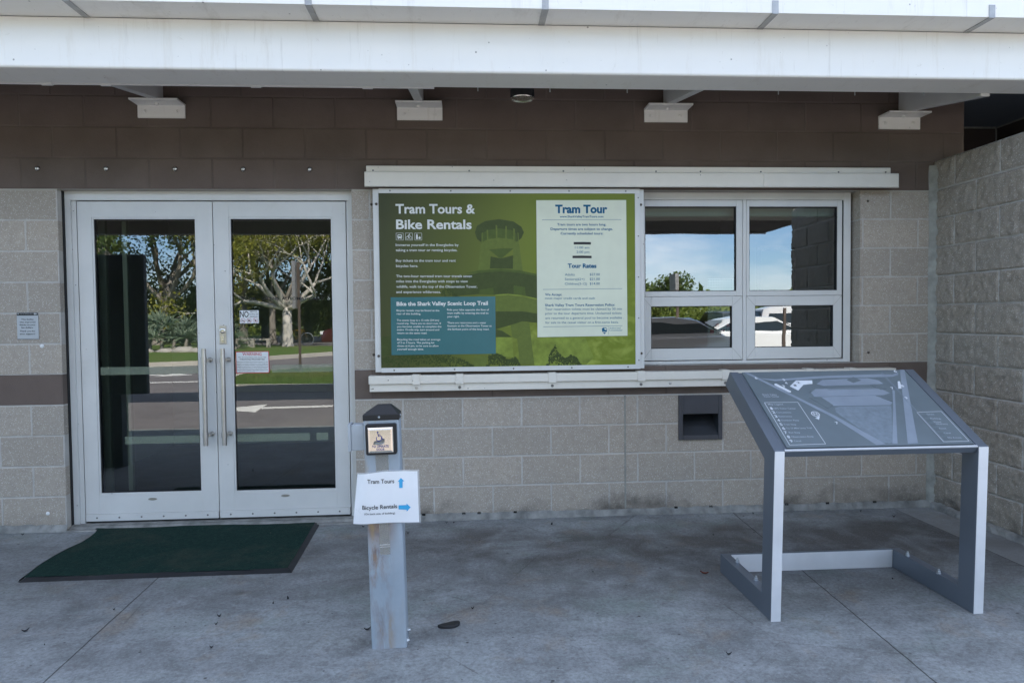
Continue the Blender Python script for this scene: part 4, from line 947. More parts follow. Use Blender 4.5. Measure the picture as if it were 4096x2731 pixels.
# ================================================================== the green tour board
SG = thing('tour_board', 'large green framed tour information board sliding on rails beside the window', 'sign board', (3.2, -0.05, 1.0))
gb = (3.2, -0.05, 1.0)
make('backing', MB().box(2.279, 4.117, -0.052, -0.040, 1.003, 2.229), 'white_frame', SG, gb, bevel=0.001)
fr = MB()
fr.box(2.320, 4.088, -0.0635, -0.0525, 2.199, 2.231).box(2.320, 4.088, -0.0635, -0.0525, 1.000, 1.031).box(4.053, 4.088, -0.0635, -0.0525, 1.0312, 2.1988)
make('frame', fr, 'white_frame', SG, gb, bevel=0.0015)
sc = MB()
for x in (2.395, 2.80, 3.20, 3.60, 3.99): sc.lathe((x, -0.0635, 2.215), 'y', [(0, 0.006), (-0.002, 0.005)], 10).lathe((x + 0.01, -0.0635, 1.015), 'y', [(0, 0.006), (-0.002, 0.005)], 10)
for z in (1.06, 1.35, 1.63, 1.91, 2.17): sc.lathe((4.076, -0.0635, z), 'y', [(0, 0.005), (-0.002, 0.004)], 10)
make_each('screw', sc, 'screw', SG, gb)
sc = MB()
for z in (2.128, 1.112): sc.lathe((2.302, -0.052, z), 'y', [(0, 0.009), (-0.004, 0.009), (-0.005, 0.004)], 12)
for z in (2.125, 1.106): sc.lathe((4.097, -0.052, z), 'y', [(0, 0.009), (-0.004, 0.008)], 12)
make_each('lock_bolt', sc, 'rust_bolt', SG, gb)
pn = make('printed_panel', MB().box(2.3185, 4.0535, -0.0605, -0.0525, 1.031, 2.199), 'sign_sheet', SG, gb)
def print_mat(name, col, amt=0.12, sc=30):
    t = NT(name); n = t.noise(sc, 6, 0.7)
    return t.set(col=t.mix(t.ramp(n, 0.3, 0.7), tuple(c * (1 - amt) for c in col), tuple(c * (1 + amt) for c in col)), rough=0.4, spec=0.18)
TW = {'dk': print_mat('print_dark_olive', (0.060, 0.080, 0.024)), 'md': print_mat('print_mid_olive', (0.080, 0.112, 0.026)), 'lt': print_mat('print_light_olive', (0.130, 0.165, 0.036)),
      'br': print_mat('print_lime', (0.21, 0.265, 0.045), 0.35, 9), 'tree': print_mat('print_tree_green', (0.052, 0.074, 0.020), 0.3, 60)}
lay = [('darkband', 'dk'), ('sky2', 'br'), ('disc_top', 'dk'), ('cab_glass', 'md'), ('m1', 'lt'), ('m2', 'lt'), ('m3', 'lt'), ('m4', 'lt'), ('m5', 'lt'), ('m6', 'lt'), ('colL', 'lt'), ('colR', 'lt'), ('drum', 'lt'), ('collar', 'md'), ('dark', 'dk'),
       ('ring', 'dk'), ('ringtop', 'md'), ('ringglow', 'md'), ('ringglow2', 'md'), ('band', 'lt'), ('rail', 'br'), ('under', 'dk'), ('sky1', 'br'), ('arch', 'dk'), ('legR', 'lt'), ('legL', 'lt')]
names = {'disc_top': 'printed_lookout_roof', 'cab_glass': 'printed_lookout_room', 'drum': 'printed_parapet', 'colL': 'printed_tower_pier', 'colR': 'printed_tower_pier', 'collar': 'printed_collar', 'dark': 'printed_stair_opening', 'ring': 'printed_ramp', 'ringtop': 'printed_ramp_rim',
         'ringglow': 'printed_pillar', 'ringglow2': 'printed_pillar', 'band': 'printed_deck_parapet', 'rail': 'printed_handrail', 'under': 'printed_deck_soffit', 'sky1': 'printed_cloud', 'sky2': 'printed_cloud', 'arch': 'printed_arch', 'legR': 'printed_tower_leg', 'legL': 'printed_tower_leg', 'darkband': 'printed_shade'}
for i, (k, c) in enumerate(lay):
    make(names.get(k, 'printed_mullion'), MB().sheet(TOWER[k], on_y(-0.0607 - 0.00004 * i)), TW[c], SG, gb)
grp = {}
rt = random.Random(5)
tm = grp.setdefault('tree', MB())
for ti, poly in enumerate(SIGN_TREES):
    xs = [p[0] for p in poly]; zs = [p[1] for p in poly]; n = 640 if ti < 3 else 160
    for k in range(n):
        x = rt.uniform(min(xs), max(xs))
        top = 1.031
        for (ax, az), (bx, bz) in zip(poly[1:-1], poly[2:]):
            if ax != bx and min(ax, bx) <= x <= max(ax, bx): top = max(top, az + (bz - az) * (x - ax) / (bx - ax))
        lo = min(zs)
        z = lo + (top - lo) * (rt.random() ** 0.6) * 1.06
        r = rt.uniform(0.003, 0.0075)
        z = max(z, 1.031 + r)
        x = max(x, 2.3185 + r)
        n_ = rt.choice((5, 6, 7)); ph = rt.random() * 6
        tm.sheet([(x + r * rt.uniform(.5, 1.2) * math.cos(ph + 6.283 * q / n_), z + r * rt.uniform(.5, 1.1) * math.sin(ph + 6.283 * q / n_)) for q in range(n_)], on_y(-0.0619 - 0.0000009 * k - 0.0000004 * ti))
make('printed_tree_foliage', tm, TW['tree'], SG, gb)
make('teal_box', MB().sheet([(2.3885, 1.1175), (3.091, 1.1175), (3.091, 1.5055), (2.3885, 1.5055)], on_y(-0.0626)), 'teal', SG, gb)
make_each('title_word', typeset(SIGN_TITLE, on_y(-0.0630), 0.024), 'ink_white', SG, gb, gap=0.0055)
make('teal_heading', typeset(SIGN_TEAL, on_y(-0.0630), 0.030), 'ink_white', SG, gb)
make_lines('text_line', SIGN_TEXT, on_y(-0.0630), 0.010, 'ink_white', SG, gb)
ic = MB(); F = on_y(-0.0630)
for cx, cz in SIGN_ICONS:
    h = 0.0235; w = 0.0018
    for a, b in (((-h, -h), (h, -h)), ((h, -h), (h, h)), ((h, h), (-h, h)), ((-h, h), (-h, -h))): stroke(ic, (cx + a[0], cz + a[1]), (cx + b[0], cz + b[1]), w, F)
cx, cz = SIGN_ICONS[0]
ic.sheet([(cx - .013, cz - .011), (cx + .013, cz - .011), (cx + .015, cz + .002), (cx + .012, cz + .014), (cx - .012, cz + .014), (cx - .015, cz + .002)], F)
ic.box(cx - .012, cx - .006, -0.0634, -0.0629, cz - .016, cz - .011).box(cx + .006, cx + .012, -0.0634, -0.0629, cz - .016, cz - .011)
cx, cz = SIGN_ICONS[1]
ring(ic, cx - .0115, cz - .008, .0095, .0022, F, 18); ring(ic, cx + .0115, cz - .008, .0095, .0022, F, 18); disc(ic, cx + .004, cz + .015, .0038, F, 12)
for a, b, w in (((-.008, .002), (.001, .011), .005), ((-.008, .002), (.001, -.003), .003), ((.001, -.003), (-.002, -.011), .003), ((.001, .010), (.010, .003), .003)): stroke(ic, (cx + a[0], cz + a[1]), (cx + b[0], cz + b[1]), w, F)
cx, cz = SIGN_ICONS[2]
ic.sheet([(cx - .015, cz - .017), (cx - .003, cz - .017), (cx - .003, cz + .008), (cx - .006, cz + .013), (cx - .006, cz + .018), (cx - .012, cz + .018), (cx - .012, cz + .013), (cx - .015, cz + .008)], F)
disc(ic, cx + .009, cz - .009, .0078, F, 14); stroke(ic, (cx + .009, cz - .002), (cx + .012, cz + .005), .002, F)
make_each('pictogram', ic, 'ink_white', SG, gb)
icd = MB(); cx, cz = SIGN_ICONS[0]; F2 = on_y(-0.0636)
icd.sheet([(cx - .0105, cz + .001), (cx + .0105, cz + .001), (cx + .009, cz + .0095), (cx - .009, cz + .0095)], F2); disc(icd, cx - .009, cz - .006, .002, F2, 8); disc(icd, cx + .009, cz - .006, .002, F2, 8)
make_each('pictogram_hole', icd, TW['dk'], SG, gb)

PO = thing('poster', 'pale green printed timetable sheet on the right half of the green board', 'poster', (3.69, -0.063, 1.23))
pb_ = (3.69, -0.063, 1.23)
make('sheet', MB().add([(3.3755, -0.0648, 1.2265), (3.997, -0.0648, 1.2290), (3.992, -0.0648, 2.1545), (3.3755, -0.0648, 2.1525), (3.3755, -0.0636, 1.2265), (3.997, -0.0636, 1.2290), (3.992, -0.0636, 2.1545), (3.3755, -0.0636, 2.1525)], [(0, 1, 2, 3), (7, 6, 5, 4), (0, 4, 5, 1), (1, 5, 6, 2), (2, 6, 7, 3), (3, 7, 4, 0)]), 'poster', PO, pb_)
F = on_y(-0.0652)
make_lines('heading', POSTER_TITLE, F, 0.040, 'ink_blue', PO, pb_)
make_lines('bold_line', POSTER_BOLD, F, 0.022, 'ink_blue', PO, pb_)
make_lines('text_line', POSTER_TEXT, F, 0.008, 'ink_blue2', PO, pb_)
ru = MB()
for a in POSTER_RULES: stroke(ru, a[:2], a[2:], 0.0022, F)
bx_, bz_ = POSTER_BADGE[:2]
stroke(ru, (POSTER_BADGE[2], bz_ - .027), (POSTER_BADGE[2], bz_ + .027), 0.0012, F)
ru.sheet([(bx_ - .018, bz_ + .016), (bx_ - .008, bz_ + .021), (bx_ + .008, bz_ + .021), (bx_ + .018, bz_ + .016), (bx_ + .017, bz_ - .004), (bx_ + .004, bz_ - .020), (bx_, bz_ - .024), (bx_ - .004, bz_ - .020), (bx_ - .017, bz_ - .004)], F)
make_each('printed_rule', ru, 'ink_blue', PO, pb_)
bd = MB(); F2 = on_y(-0.0655)
bd.sheet([(bx_ - .004, bz_ + .017), (bx_ + .014, bz_ + .015), (bx_ + .014, bz_ + .004), (bx_ + .002, bz_ + .006)], F2); bd.sheet([(bx_ - .012, bz_ - .006), (bx_ + .012, bz_ - .008), (bx_ + .006, bz_ - .012), (bx_ - .006, bz_ - .012)], F2)
make('badge_detail', bd, 'poster', PO, pb_)
tp = MB()
for i, (a, b, c, d) in enumerate(POSTER_BARS): tp.add([(a, -0.0658, b + .001), (c, -0.0658, b), (c, -0.0658, d - .001), (a, -0.0658, d), ((a + c) / 2, -0.0658, d + .0008)], [(0, 1, 2, 4, 3)])
make_each('blackout_strip', tp, 'ink_black', PO, pb_)

# ================================================================== stickers on the right door
NS = thing('no_smoking_sticker', 'small white sticker forbidding smoking, eating and drinking on the right door glass', 'sticker', (1.407, 0.104, 1.34))
nb = (1.407, 0.104, 1.34)
make('sheet', MB().box(NO_SHEET[0], NO_SHEET[2], 0.1035, 0.1042, NO_SHEET[1], NO_SHEET[3]), 'sheet_white', NS, nb)
F = on_y(0.1031)
tx = typeset(NO_BIG, F, 0.012); tx2 = typeset(NO_SMALL, F, 0.006); tx.add(tx2.v, tx2.f)
for i in range(3):
    cx, cz = NO_RINGS[i]
    if i == 0: stroke(tx, (cx - .010, cz - .001), (cx + .010, cz - .003), .0035, F)
    elif i == 1: tx.sheet([(cx - .009, cz + .004), (cx + .009, cz + .004), (cx + .009, cz + .001), (cx - .009, cz + .001)], F); tx.sheet([(cx - .009, cz - .001), (cx + .009, cz - .001), (cx + .009, cz - .006), (cx - .009, cz - .006)], F)
    else: tx.sheet([(cx - .006, cz + .003), (cx + .006, cz + .003), (cx + .004, cz - .007), (cx - .004, cz - .007)], F); stroke(tx, (cx + .006, cz + .001), (cx + .009, cz - .002), .0015, F)
make_each('lettering', tx, 'ink_black', NS, nb, gap=0.004)
rg = MB()
for i in range(3):
    cx, cz = NO_RINGS[i]; ring(rg, cx, cz, 0.0162, 0.0018, on_y(0.1028), 24); stroke(rg, (cx - .011, cz + .011), (cx + .011, cz - .011), .0018, on_y(0.1028))
make_each('red_ring', rg, 'ink_red', NS, nb)
WS = thing('warning_sticker', 'red-bordered white weapons warning sticker on the right door glass', 'sticker', (1.42, 0.104, 0.998))
wb_ = (1.42, 0.104, 0.998)
make('border', MB().box(WARN_SHEET[0], WARN_SHEET[2], 0.1035, 0.1042, WARN_SHEET[1], WARN_SHEET[3]), 'ink_red', WS, wb_)
make('sheet', MB().box(WARN_SHEET[0] + .005, WARN_SHEET[2] - .005, 0.1030, 0.1034, WARN_SHEET[1] + .005, WARN_SHEET[3] - .005), 'sheet_white', WS, wb_)
F = on_y(0.1026)
make('heading', typeset(WARN_BIG, F, 0.016), 'ink_red', WS, wb_)
make_lines('text_line', WARN_MID + WARN_SMALL, F, 0.01, 'ink_black', WS, wb_)

# ================================================================== bollard with push plate
BL = thing('bollard', 'rust-streaked grey steel post with black cap and door push plate', 'bollard', (2.555, -1.81, -0.03))
bb2 = (2.555, -1.81, -0.03)
def rrect(x0, x1, y0, y1, r, k=5):
    p = []
    for cx, cy, a0 in ((x1 - r, y1 - r, 0), (x0 + r, y1 - r, 90), (x0 + r, y0 + r, 180), (x1 - r, y0 + r, 270)):
        for i in range(k + 1): p.append((cx + r * math.cos(R(a0 + 90 * i / k)), cy + r * math.sin(R(a0 + 90 * i / k))))
    return p
make('post', MB().prism(rrect(2.481, 2.629, -1.855, -1.757, 0.009), 'z', -0.0295, 0.9365), 'bollard', BL, bb2, smooth=True)
cap = MB()
lv = [(0.934, 0.0, 0.0), (0.959, 0.0, 0.0), (0.996, 0.056, 0.033)]
def ring4(z, dx, dy): return [(2.4795 + dx, -1.8565 + dy, z), (2.6305 - dx * 0.66, -1.8565 + dy, z), (2.6305 - dx * 0.66, -1.7555 - dy, z), (2.4795 + dx, -1.7555 - dy, z)]
vs = [v for l in lv for v in ring4(*l)]
cap.add(vs, [(0, 3, 2, 1), (8, 9, 10, 11)] + [(4 * j + k, 4 * j + (k + 1) % 4, 4 * j + 4 + (k + 1) % 4, 4 * j + 4 + k) for j in (0, 1) for k in range(4)])
make('cap', cap, 'black', BL, bb2, bevel=0.003)
make_each('cap_screw', MB().lathe((2.5475, -1.8565, 0.9485), 'y', [(0, 0.0048), (-0.003, 0.004), (-0.004, 0.001)], 12).lathe((2.6305, -1.81, 0.9485), 'x', [(0, 0.0048), (0.003, 0.004)], 10), 'zinc', BL, bb2)
bx = MB().prism([(x, z) for x, z in rrect(2.493, 2.6195, 0.796, 0.923, 0.008)], 'y', -1.8555, -1.886)
BX = make('button_box', bx, 'black', BL, bb2, bevel=0.003)
pl = MB()
i0, i1, j0, j1 = 2.5025, 2.6065, 0.8055, 0.9095
g = 0.009
vs = [(i0, -1.8865, j0), (i1, -1.8865, j0), (i1, -1.8865, j1), (i0, -1.8865, j1), (i0 + .003, -1.8895, j0 + .003), (i1 - .003, -1.8895, j0 + .003), (i1 - .003, -1.8895, j1 - .003), (i0 + .003, -1.8895, j1 - .003),
      (i0 + g, -1.892, j0 + g), (i1 - g, -1.892, j0 + g), (i1 - g, -1.892, j1 - g), (i0 + g, -1.892, j1 - g)]
pl.add(vs, [(8, 9, 10, 11)] + [(4 * j + k, 4 * j + (k + 1) % 4, 4 * j + 4 + (k + 1) % 4, 4 * j + 4 + k) for j in (0, 1) for k in range(4)])
make('push_plate', pl, 'plate', BX, bb2)
F = on_y(-1.8926)
tx = typeset(PLATE_TEXT, F, 0.025); wheelchair(tx, PLATE_SYMBOL[0] + .004, PLATE_SYMBOL[1] + .003, 0.044, F)
make_each('plate_lettering', tx, 'ink_navy', BX, bb2, gap=0.006)
make('scraped_patch', MB().sheet(PLATE_PATCH, on_y(-1.8924)), 'scraped', BX, bb2)
make('worn_lettering', typeset(PLATE_PRESS, on_y(-1.8928), 0.01), 'plaque', BX, bb2)
jb = MB().prism([(x, z) for x, z in rrect(2.427, 2.4805, 0.810, 0.918, 0.008)], 'y', -1.84, -1.775)
J = make('junction_box', jb, 'jbox', BL, bb2, bevel=0.002)
make('lid', MB().box(2.4145, 2.4268, -1.844, -1.771, 0.808, 0.921).box(2.4125, 2.4145, -1.838, -1.832, 0.89, 0.896).box(2.4125, 2.4145, -1.838, -1.832, 0.825, 0.831), 'jbox', J, bb2, bevel=0.003)
tp = MB().box(2.531, 2.574, -1.8566, -1.8556, 0.371, 0.505).box(2.527, 2.580, -1.8566, -1.8556, 0.70, 0.795)
make_each('tape_residue', tp, 'tape', BL, bb2)
tl = MB().box(2.531, 2.574, -1.8572, -1.8567, 0.412, 0.4135).box(2.531, 2.574, -1.8572, -1.8567, 0.4035, 0.4045)
make_each('tape_edge', tl, 'white_plastic', BL, bb2)
make_each('base_bolt', MB().lathe((2.629, -1.80, 0.022), 'x', [(0, 0.012), (0.006, 0.012), (0.006, 0.007), (0.012, 0.006)], 8).lathe((2.629, -1.84, -0.005), 'x', [(0, 0.012), (0.006, 0.012), (0.006, 0.007), (0.010, 0.006)], 8), 'zinc', BL, bb2)

BL.rotation_euler = (0, -0.0205, 0)          # the post leans a little to the left
# paper notice, curling back at its left edge
def paper_y(u, v):
    a = max(0.0, 2.505 - u); b_ = max(0.0, u - 2.628)
    return -1.8585 - 0.006 * math.cos((u - 2.55) * 8) + 5.5 * a * a * (0.7 + 1.2 * max(0, (v - 0.55) / 0.17)) + 2.4 * b_ * b_ - 0.004 * math.sin((v - .5) * 14)
PN = thing('paper_notice', 'white laminated paper notice with blue arrows taped round the grey post', 'notice', (2.56, -1.865, 0.5))
pn_ = (2.56, -1.865, 0.5)
def curved(x0, x1, zb0, zb1, zt0, zt1, dy, n=26, m=12):
    vs, fs = [], []
    for i in range(n + 1):
        k = i / n; u = x0 + (x1 - x0) * k
        for j in range(m + 1):
            q = j / m; lo = zb0 + (zb1 - zb0) * k; hi = zt0 + (zt1 - zt0) * k
            # the free left edge leans outwards towards the bottom and the corners round off
            uu = u - 0.024 * (1 - k) ** 2 * (1 - q)
            hh = hi - 0.017 * max(0, (0.5 - k) / 0.5) ** 1.4 - 0.004 * max(0, (k - 0.8) / 0.2)
            bow = 0.0075 * math.sin(k * math.pi) * (1 - q)
            vs.append((uu, paper_y(uu, lo + (hh - lo) * q) + dy, lo + (hh - lo) * q + bow))
    for i in range(n):
        for j in range(m):
            a = i * (m + 1) + j; fs.append((a, a + 1, a + m + 2, a + m + 1))
    mb = MB(); mb.add(vs, fs); return mb
o = make('laminate', curved(2.444, 2.705, 0.500, 0.4945, 0.7315, 0.7245, 0.0008), 'lam', PN, pn_, smooth='all')
o = make('sheet', curved(2.446, 2.698, 0.501, 0.499, 0.7255, 0.7185, 0.0), 'paper', PN, pn_, smooth='all')
PF_ = lambda u, v: (u, paper_y(u, v) - 0.0012, v)
make_lines('text_line', PAPER_BIG, PF_, 0.012, 'ink_black', PN, pn_); make_lines('text_line', PAPER_SMALL, PF_, 0.006, 'ink_black', PN, pn_)
ar = MB()
def fan(mb, poly, fn):
    mb.sheet(poly, fn)
U = ARROW_UP; mbp = MB()
ar.sheet([U[0], U[1], U[5], U[6]], PF_); ar.sheet([U[2], U[3], U[4], U[5], U[1]], PF_)
U = ARROW_RIGHT
ar.sheet([U[0], U[1], U[5], U[6]], PF_); ar.sheet([U[1], U[2], U[3], U[4], U[5]], PF_)
make_each('arrow', ar, 'cyan', PN, pn_)

_p = Vector((2.552, -1.852, -0.03))
PN.rotation_euler = (0, -0.0205, 0)
PN.location = _p + Matrix.Rotation(-0.0205, 3, 'Y') @ (Vector(pn_) - _p)
# ================================================================== door mat
MT = thing('door_mat', 'dark green carpet mat with black rubber edges before the double doors', 'mat', (1.17, -0.45, -0.03))
mb_ = (1.17, -0.45, -0.03)
L = [(0.404, 0.0), (0.430, -0.03), (0.452, -0.10), (0.466, -0.20), (0.470, -0.30), (0.452, -0.42), (0.446, -0.55), (0.452, -0.68), (0.470, -0.80), (0.489, -0.930)]
n = 40; vs, fs = [], []
rm = random.Random(2)
for i, (lx, ly) in enumerate(L):
    k = i / (len(L) - 1)
    for j in range(n + 1):
        q = j / n; rx = 1.850 + 0.040 * k; ry = -0.008 - 0.885 * k
        x = lx + (rx - lx) * q; y = ly * (0.965 if k else 1) + (ry - ly * (0.965 if k else 1)) * q
        z = -0.0175 + 0.0035 * math.sin(x * 7 + y * 3) * math.sin(y * 6 + 1.0) + 0.0018 * rm.random()
        vs.append((x, y, z))
for i in range(len(L) - 1):
    for j in range(n): a = i * (n + 1) + j; fs.append((a, a + 1, a + n + 2, a + n + 1))
make('carpet', MB().add(vs, fs), 'carpet', MT, mb_, smooth='all')
# rubber border: right and front edges, and the thin skirt at the left
bd = MB()
bd.add([(1.846, -0.006, -0.0165), (1.881, -0.005, -0.0275), (1.919, -0.921, -0.0275), (1.886, -0.890, -0.0165), (1.846, -0.006, -0.0295), (1.881, -0.005, -0.0295), (1.919, -0.921, -0.0295), (1.886, -0.890, -0.0295)], [(0, 1, 2, 3), (0, 3, 7, 4), (1, 5, 6, 2), (2, 6, 7, 3), (0, 4, 5, 1)])
n = 30; vs = []
for i in range(n + 1):
    k = i / n; x = 0.489 + (1.919 - 0.489) * k; y = -0.932 + 0.011 * k; w = 0.035 + 0.010 * math.sin(k * 20) * math.sin(k * 7)
    vs += [(x, y, -0.0275), (x + (0.015 if k < .5 else -0.025), y + w, -0.0150), (x, y, -0.0297)]
bd.add(vs, [(3 * i, 3 * i + 1, 3 * i + 4, 3 * i + 3) for i in range(n)] + [(3 * i, 3 * i + 3, 3 * i + 5, 3 * i + 2) for i in range(n)])
vs = []
for lx, ly in L: vs += [(lx, ly, -0.016), (lx - 0.006, ly, -0.0296)]
bd.add(vs, [(2 * i, 2 * i + 1, 2 * i + 3, 2 * i + 2) for i in range(len(L) - 1)])
make('rubber_border', bd, 'rubber', MT, mb_)

# ================================================================== litter
sole = MB(); sp = []
for i in range(28):
    a = 2 * math.pi * i / 28; u = 0.052 * math.cos(a); v = 0.0235 * math.sin(a) * (1.0 + 0.25 * math.cos(a)) + 0.010 * (u / 0.05) ** 2
    ca, sa = math.cos(0.33), math.sin(0.33); sp.append((2.803 + u * ca - v * sa, -1.668 + u * sa + v * ca))
sole.prism(sp, 'z', -0.0296, -0.017)
tag(make('rubber_scrap', sole, 'rubber', None, (2.803, -1.668, -0.03), bevel=0.003), 'black oval rubber scrap lying on the pavement right of the grey post', 'scrap')
def leaf(x, y, l, w, a, mat, label, cat, name):
    m = MB(); n = 8; vs = []
    for i in range(n + 1):
        t_ = i / n; u = (t_ - .5) * l; ww = w * math.sin(math.pi * min(.97, max(.03, t_))) ; z = -0.0285 + 0.010 * (t_ - .5) ** 2 * 4
        for sgn in (-1, 0, 1): vs.append((x + u * math.cos(a) - sgn * ww * math.sin(a), y + u * math.sin(a) + sgn * ww * math.cos(a), z + (0.004 if sgn else 0)))
    m.add(vs, [(3 * i + k, 3 * i + k + 1, 3 * i + k + 4, 3 * i + k + 3) for i in range(n) for k in (0, 1)])
    m.add([(a_, b_, c_ - 0.0008) for a_, b_, c_ in vs], [(3 * i + k, 3 * i + k + 3, 3 * i + k + 4, 3 * i + k + 1) for i in range(n) for k in (0, 1)])
    return tag(make(name, m, mat, None, (x, y, -0.03)), label, cat)
leaf(4.158, -1.14, 0.045, 0.008, -0.5, 'leaf_red', 'dry red leaf on the pavement left of the map stand', 'leaf', 'dry_leaf')
leaf(2.438, -1.671, 0.03, 0.006, 0.4, 'rubber', 'small black leaf on the pavement at the left of the grey post', 'leaf', 'dry_leaf')
leaf(0.9, -1.55, 0.03, 0.006, 0.8, 'rubber', 'small dark leaf on the pavement in front of the mat', 'leaf', 'dry_leaf')
leaf(3.95, -2.03, 0.022, 0.006, -0.2, 'rubber', 'small dark leaf on the pavement nearest the camera', 'leaf', 'dry_leaf')

rl_ = random.Random(12)
first = None
for k in range(22):
    x, y = rl_.uniform(-0.2, 6.0), rl_.choice((rl_.uniform(-0.12, -0.05), rl_.uniform(-0.5, -0.1), rl_.uniform(-2.1, -0.4)))
    if 0.3 < x < 2.0 and y > -1.0: y = -1.0 - rl_.random()
    if first is None: first = leaf(x, y, 0.016, 0.004, 0.3, 'rubber', 'tiny dark leaf crumb scattered on the pavement', 'leaf crumb', 'leaf_crumb'); o = first
    else: o = first.copy(); COL.objects.link(o); o.location = (x, y, -0.03); o.scale = (rl_.uniform(.5, 1.3),) * 3
    o.rotation_euler = (0, 0, rl_.uniform(0, 6.28)); o['group'] = 'leaf crumbs on the pavement'
# ================================================================== tactile map stand
SH = 0.0225
MS = thing('map_stand', 'silver steel stand carrying a slanted raised site map', 'map stand', (4.755, -1.44, -0.03))
sb = (4.755, -1.44, -0.03)
prof = [(-1.746, -0.0295), (-1.120, -0.0295), (-1.120, 0.070), (-1.642, 0.066), (-1.640, 0.691), (-1.138, 0.985), (-1.194, 1.060), (-1.746, 0.745)]
def tri_prism(mb, x0, x1):
    # concave outline: split into foot, leg and arm
    vs = [(x0, p, q) for p, q in prof] + [(x1, p, q) for p, q in prof]
    fs = []
    for o_ in (0, 8): fs += [(o_ + 0, o_ + 1, o_ + 2, o_ + 3), (o_ + 0, o_ + 3, o_ + 4, o_ + 7), (o_ + 7, o_ + 4, o_ + 5, o_ + 6)]
    fs += [(i, (i + 1) % 8, 8 + (i + 1) % 8, 8 + i) for i in range(8)]
    mb.add(vs, fs); return mb
for x0, x1 in ((4.252, 4.300), (5.2125, 5.2615)):
    make('side_frame', tri_prism(MB(), x0, x1), 'stand', MS, sb, bevel=0.003, shear=SH)
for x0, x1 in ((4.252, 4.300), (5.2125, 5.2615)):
    make('leg_face', MB().box(x0 + .0015, x1 - .0015, -1.7478, -1.7465, -0.029, 0.7435), 'stand_pale', MS, sb, shear=SH)  # thin paler sheet laid over each leg front
make('crossbar_face', MB().box(4.3015, 5.211, -1.1395, -1.1385, -0.029, 0.0665), 'stand_pale', MS, sb, shear=SH)
make('crossbar', MB().box(4.3005, 5.212, -1.138, -1.1205, -0.0295, 0.0685), 'stand', MS, sb, bevel=0.001, shear=SH)
SLY, SLZ = 0.552 / 0.63556, 0.315 / 0.63556
def on_map(h): return lambda u, v: (u, -1.746 + v * SLY - h * SLZ, 0.745 + v * SLZ + h * SLY)
PR = [on_map(h)(0, v) for h, v in ((0.0, 0.0005), (0.0, 0.011), (-0.036, 0.011), (-0.036, 0.0005))]
make('rail_edge', MB().prism([(p[1], p[2]) for p in [on_map(h)(0, v) for h, v in ((0.0012, -0.0004), (0.0012, 0.010), (0.0004, 0.010), (-0.004, -0.0004))]], 'x', 4.3015, 5.211), 'stand_pale', MS, sb, shear=SH)
make('front_rail', MB().prism([(p[1], p[2]) for p in PR], 'x', 4.3005, 5.212), 'stand', MS, sb, bevel=0.002, shear=SH)
tray = MB()
P4 = [on_map(h)(0, v) for h, v in ((-0.004, 0.012), (-0.004, 0.632), (-0.07, 0.632), (-0.07, 0.60), (-0.03, 0.60), (-0.03, 0.03))]
tray.prism([(p[1], p[2]) for p in P4], 'x', 4.3005, 5.212)
make('tray', tray, 'stand', MS, sb, shear=SH)
def slab(mb, pts, h0, h1):
    n = len(pts); f0, f1 = on_map(h0), on_map(h1)
    mb.add([f0(*p) for p in pts] + [f1(*p) for p in pts], [tuple(range(n)), tuple(range(n, 2 * n))] + [(i, (i + 1) % n, n + (i + 1) % n, n + i) for i in range(n)])
    return mb
MP = make('map_panel', slab(MB(), [(4.3165, 0.0195), (5.2035, 0.0195), (5.2035, 0.628), (4.3165, 0.628)], -0.0035, 0.003), 'map_base', MS, sb, bevel=0.001, shear=SH)
for nm, part, mt, h in (('field', 'printed_field', 'map_field', 0.0034), ('road', 'printed_road', 'map_road', 0.0037), ('dark', 'printed_lawn', 'map_dark', 0.0040), ('white', 'raised_building', 'map_white', 0.0060)):
    for i, poly in enumerate(MAP_SHAPES[nm]):
        mb = slab(MB(), poly, 0.0031, h + 0.00003 * i)
        if nm == 'road' and i == 6:
            for k in range(74):
                v = 0.03 + k * 0.0078; slab(mb, [(5.058, v), (5.072, v + .002), (5.072, v + .005)], 0.0031, 0.0048)
        make(part, mb, mt, MP, sb, shear=SH)
mb = MB(); cx, cz, rx, _ = MAP_N; r_ = rx - cx
ring(mb, cx, cz, r_, r_ * .25, on_map(0.006), 26)
for a, b in (((-.35, -.45), (-.35, .45)), ((-.35, .45), (.35, -.45)), ((.35, -.45), (.35, .45))): stroke(mb, (cx + a[0] * r_, cz + a[1] * r_), (cx + b[0] * r_, cz + b[1] * r_), r_ * .2, on_map(0.006))
make('north_symbol', mb, 'map_white', MP, sb, shear=SH)
for bx4 in MAP_BOXES:
    mb = MB()
    for i in range(4): stroke(mb, bx4[i], bx4[(i + 1) % 4], 0.0028, on_map(0.0042))
    make('legend_border', mb, 'map_white', MP, sb, shear=SH)
make_lines('text_line', MAP_TEXT, on_map(0.0046), 0.008, 'map_pale', MP, sb, shear=SH)
make_lines('map_number', MAP_NUM, on_map(0.0050), 0.03, 'map_white', MP, sb, shear=SH)
make_lines('map_number', MAP_NUM_DARK, on_map(0.0066), 0.02, 'map_dark', MP, sb, shear=SH)
kk = MB()
for i in range(6): kk.sheet([(5.078 + .0, 0.238 - .034 * i), (5.100, 0.238 - .034 * i), (5.100, 0.216 - .034 * i), (5.078, 0.216 - .034 * i)], on_map(0.0036))
make_each('legend_swatch', kk, 'map_dark', MP, sb, shear=SH)
for x, y, z in ((4.292, -1.255, .07), (4.288, -1.50, .066), (5.226, -1.245, .07), (5.222, -1.495, .066)):
    make('bolt', MB().lathe((x, y, z), 'z', [(-0.002, 0.0115), (0.003, 0.0115), (0.003, 0.009), (0.012, 0.009), (0.012, 0.0055), (0.022, 0.005)], 10), 'zinc', MS, sb, shear=SH)
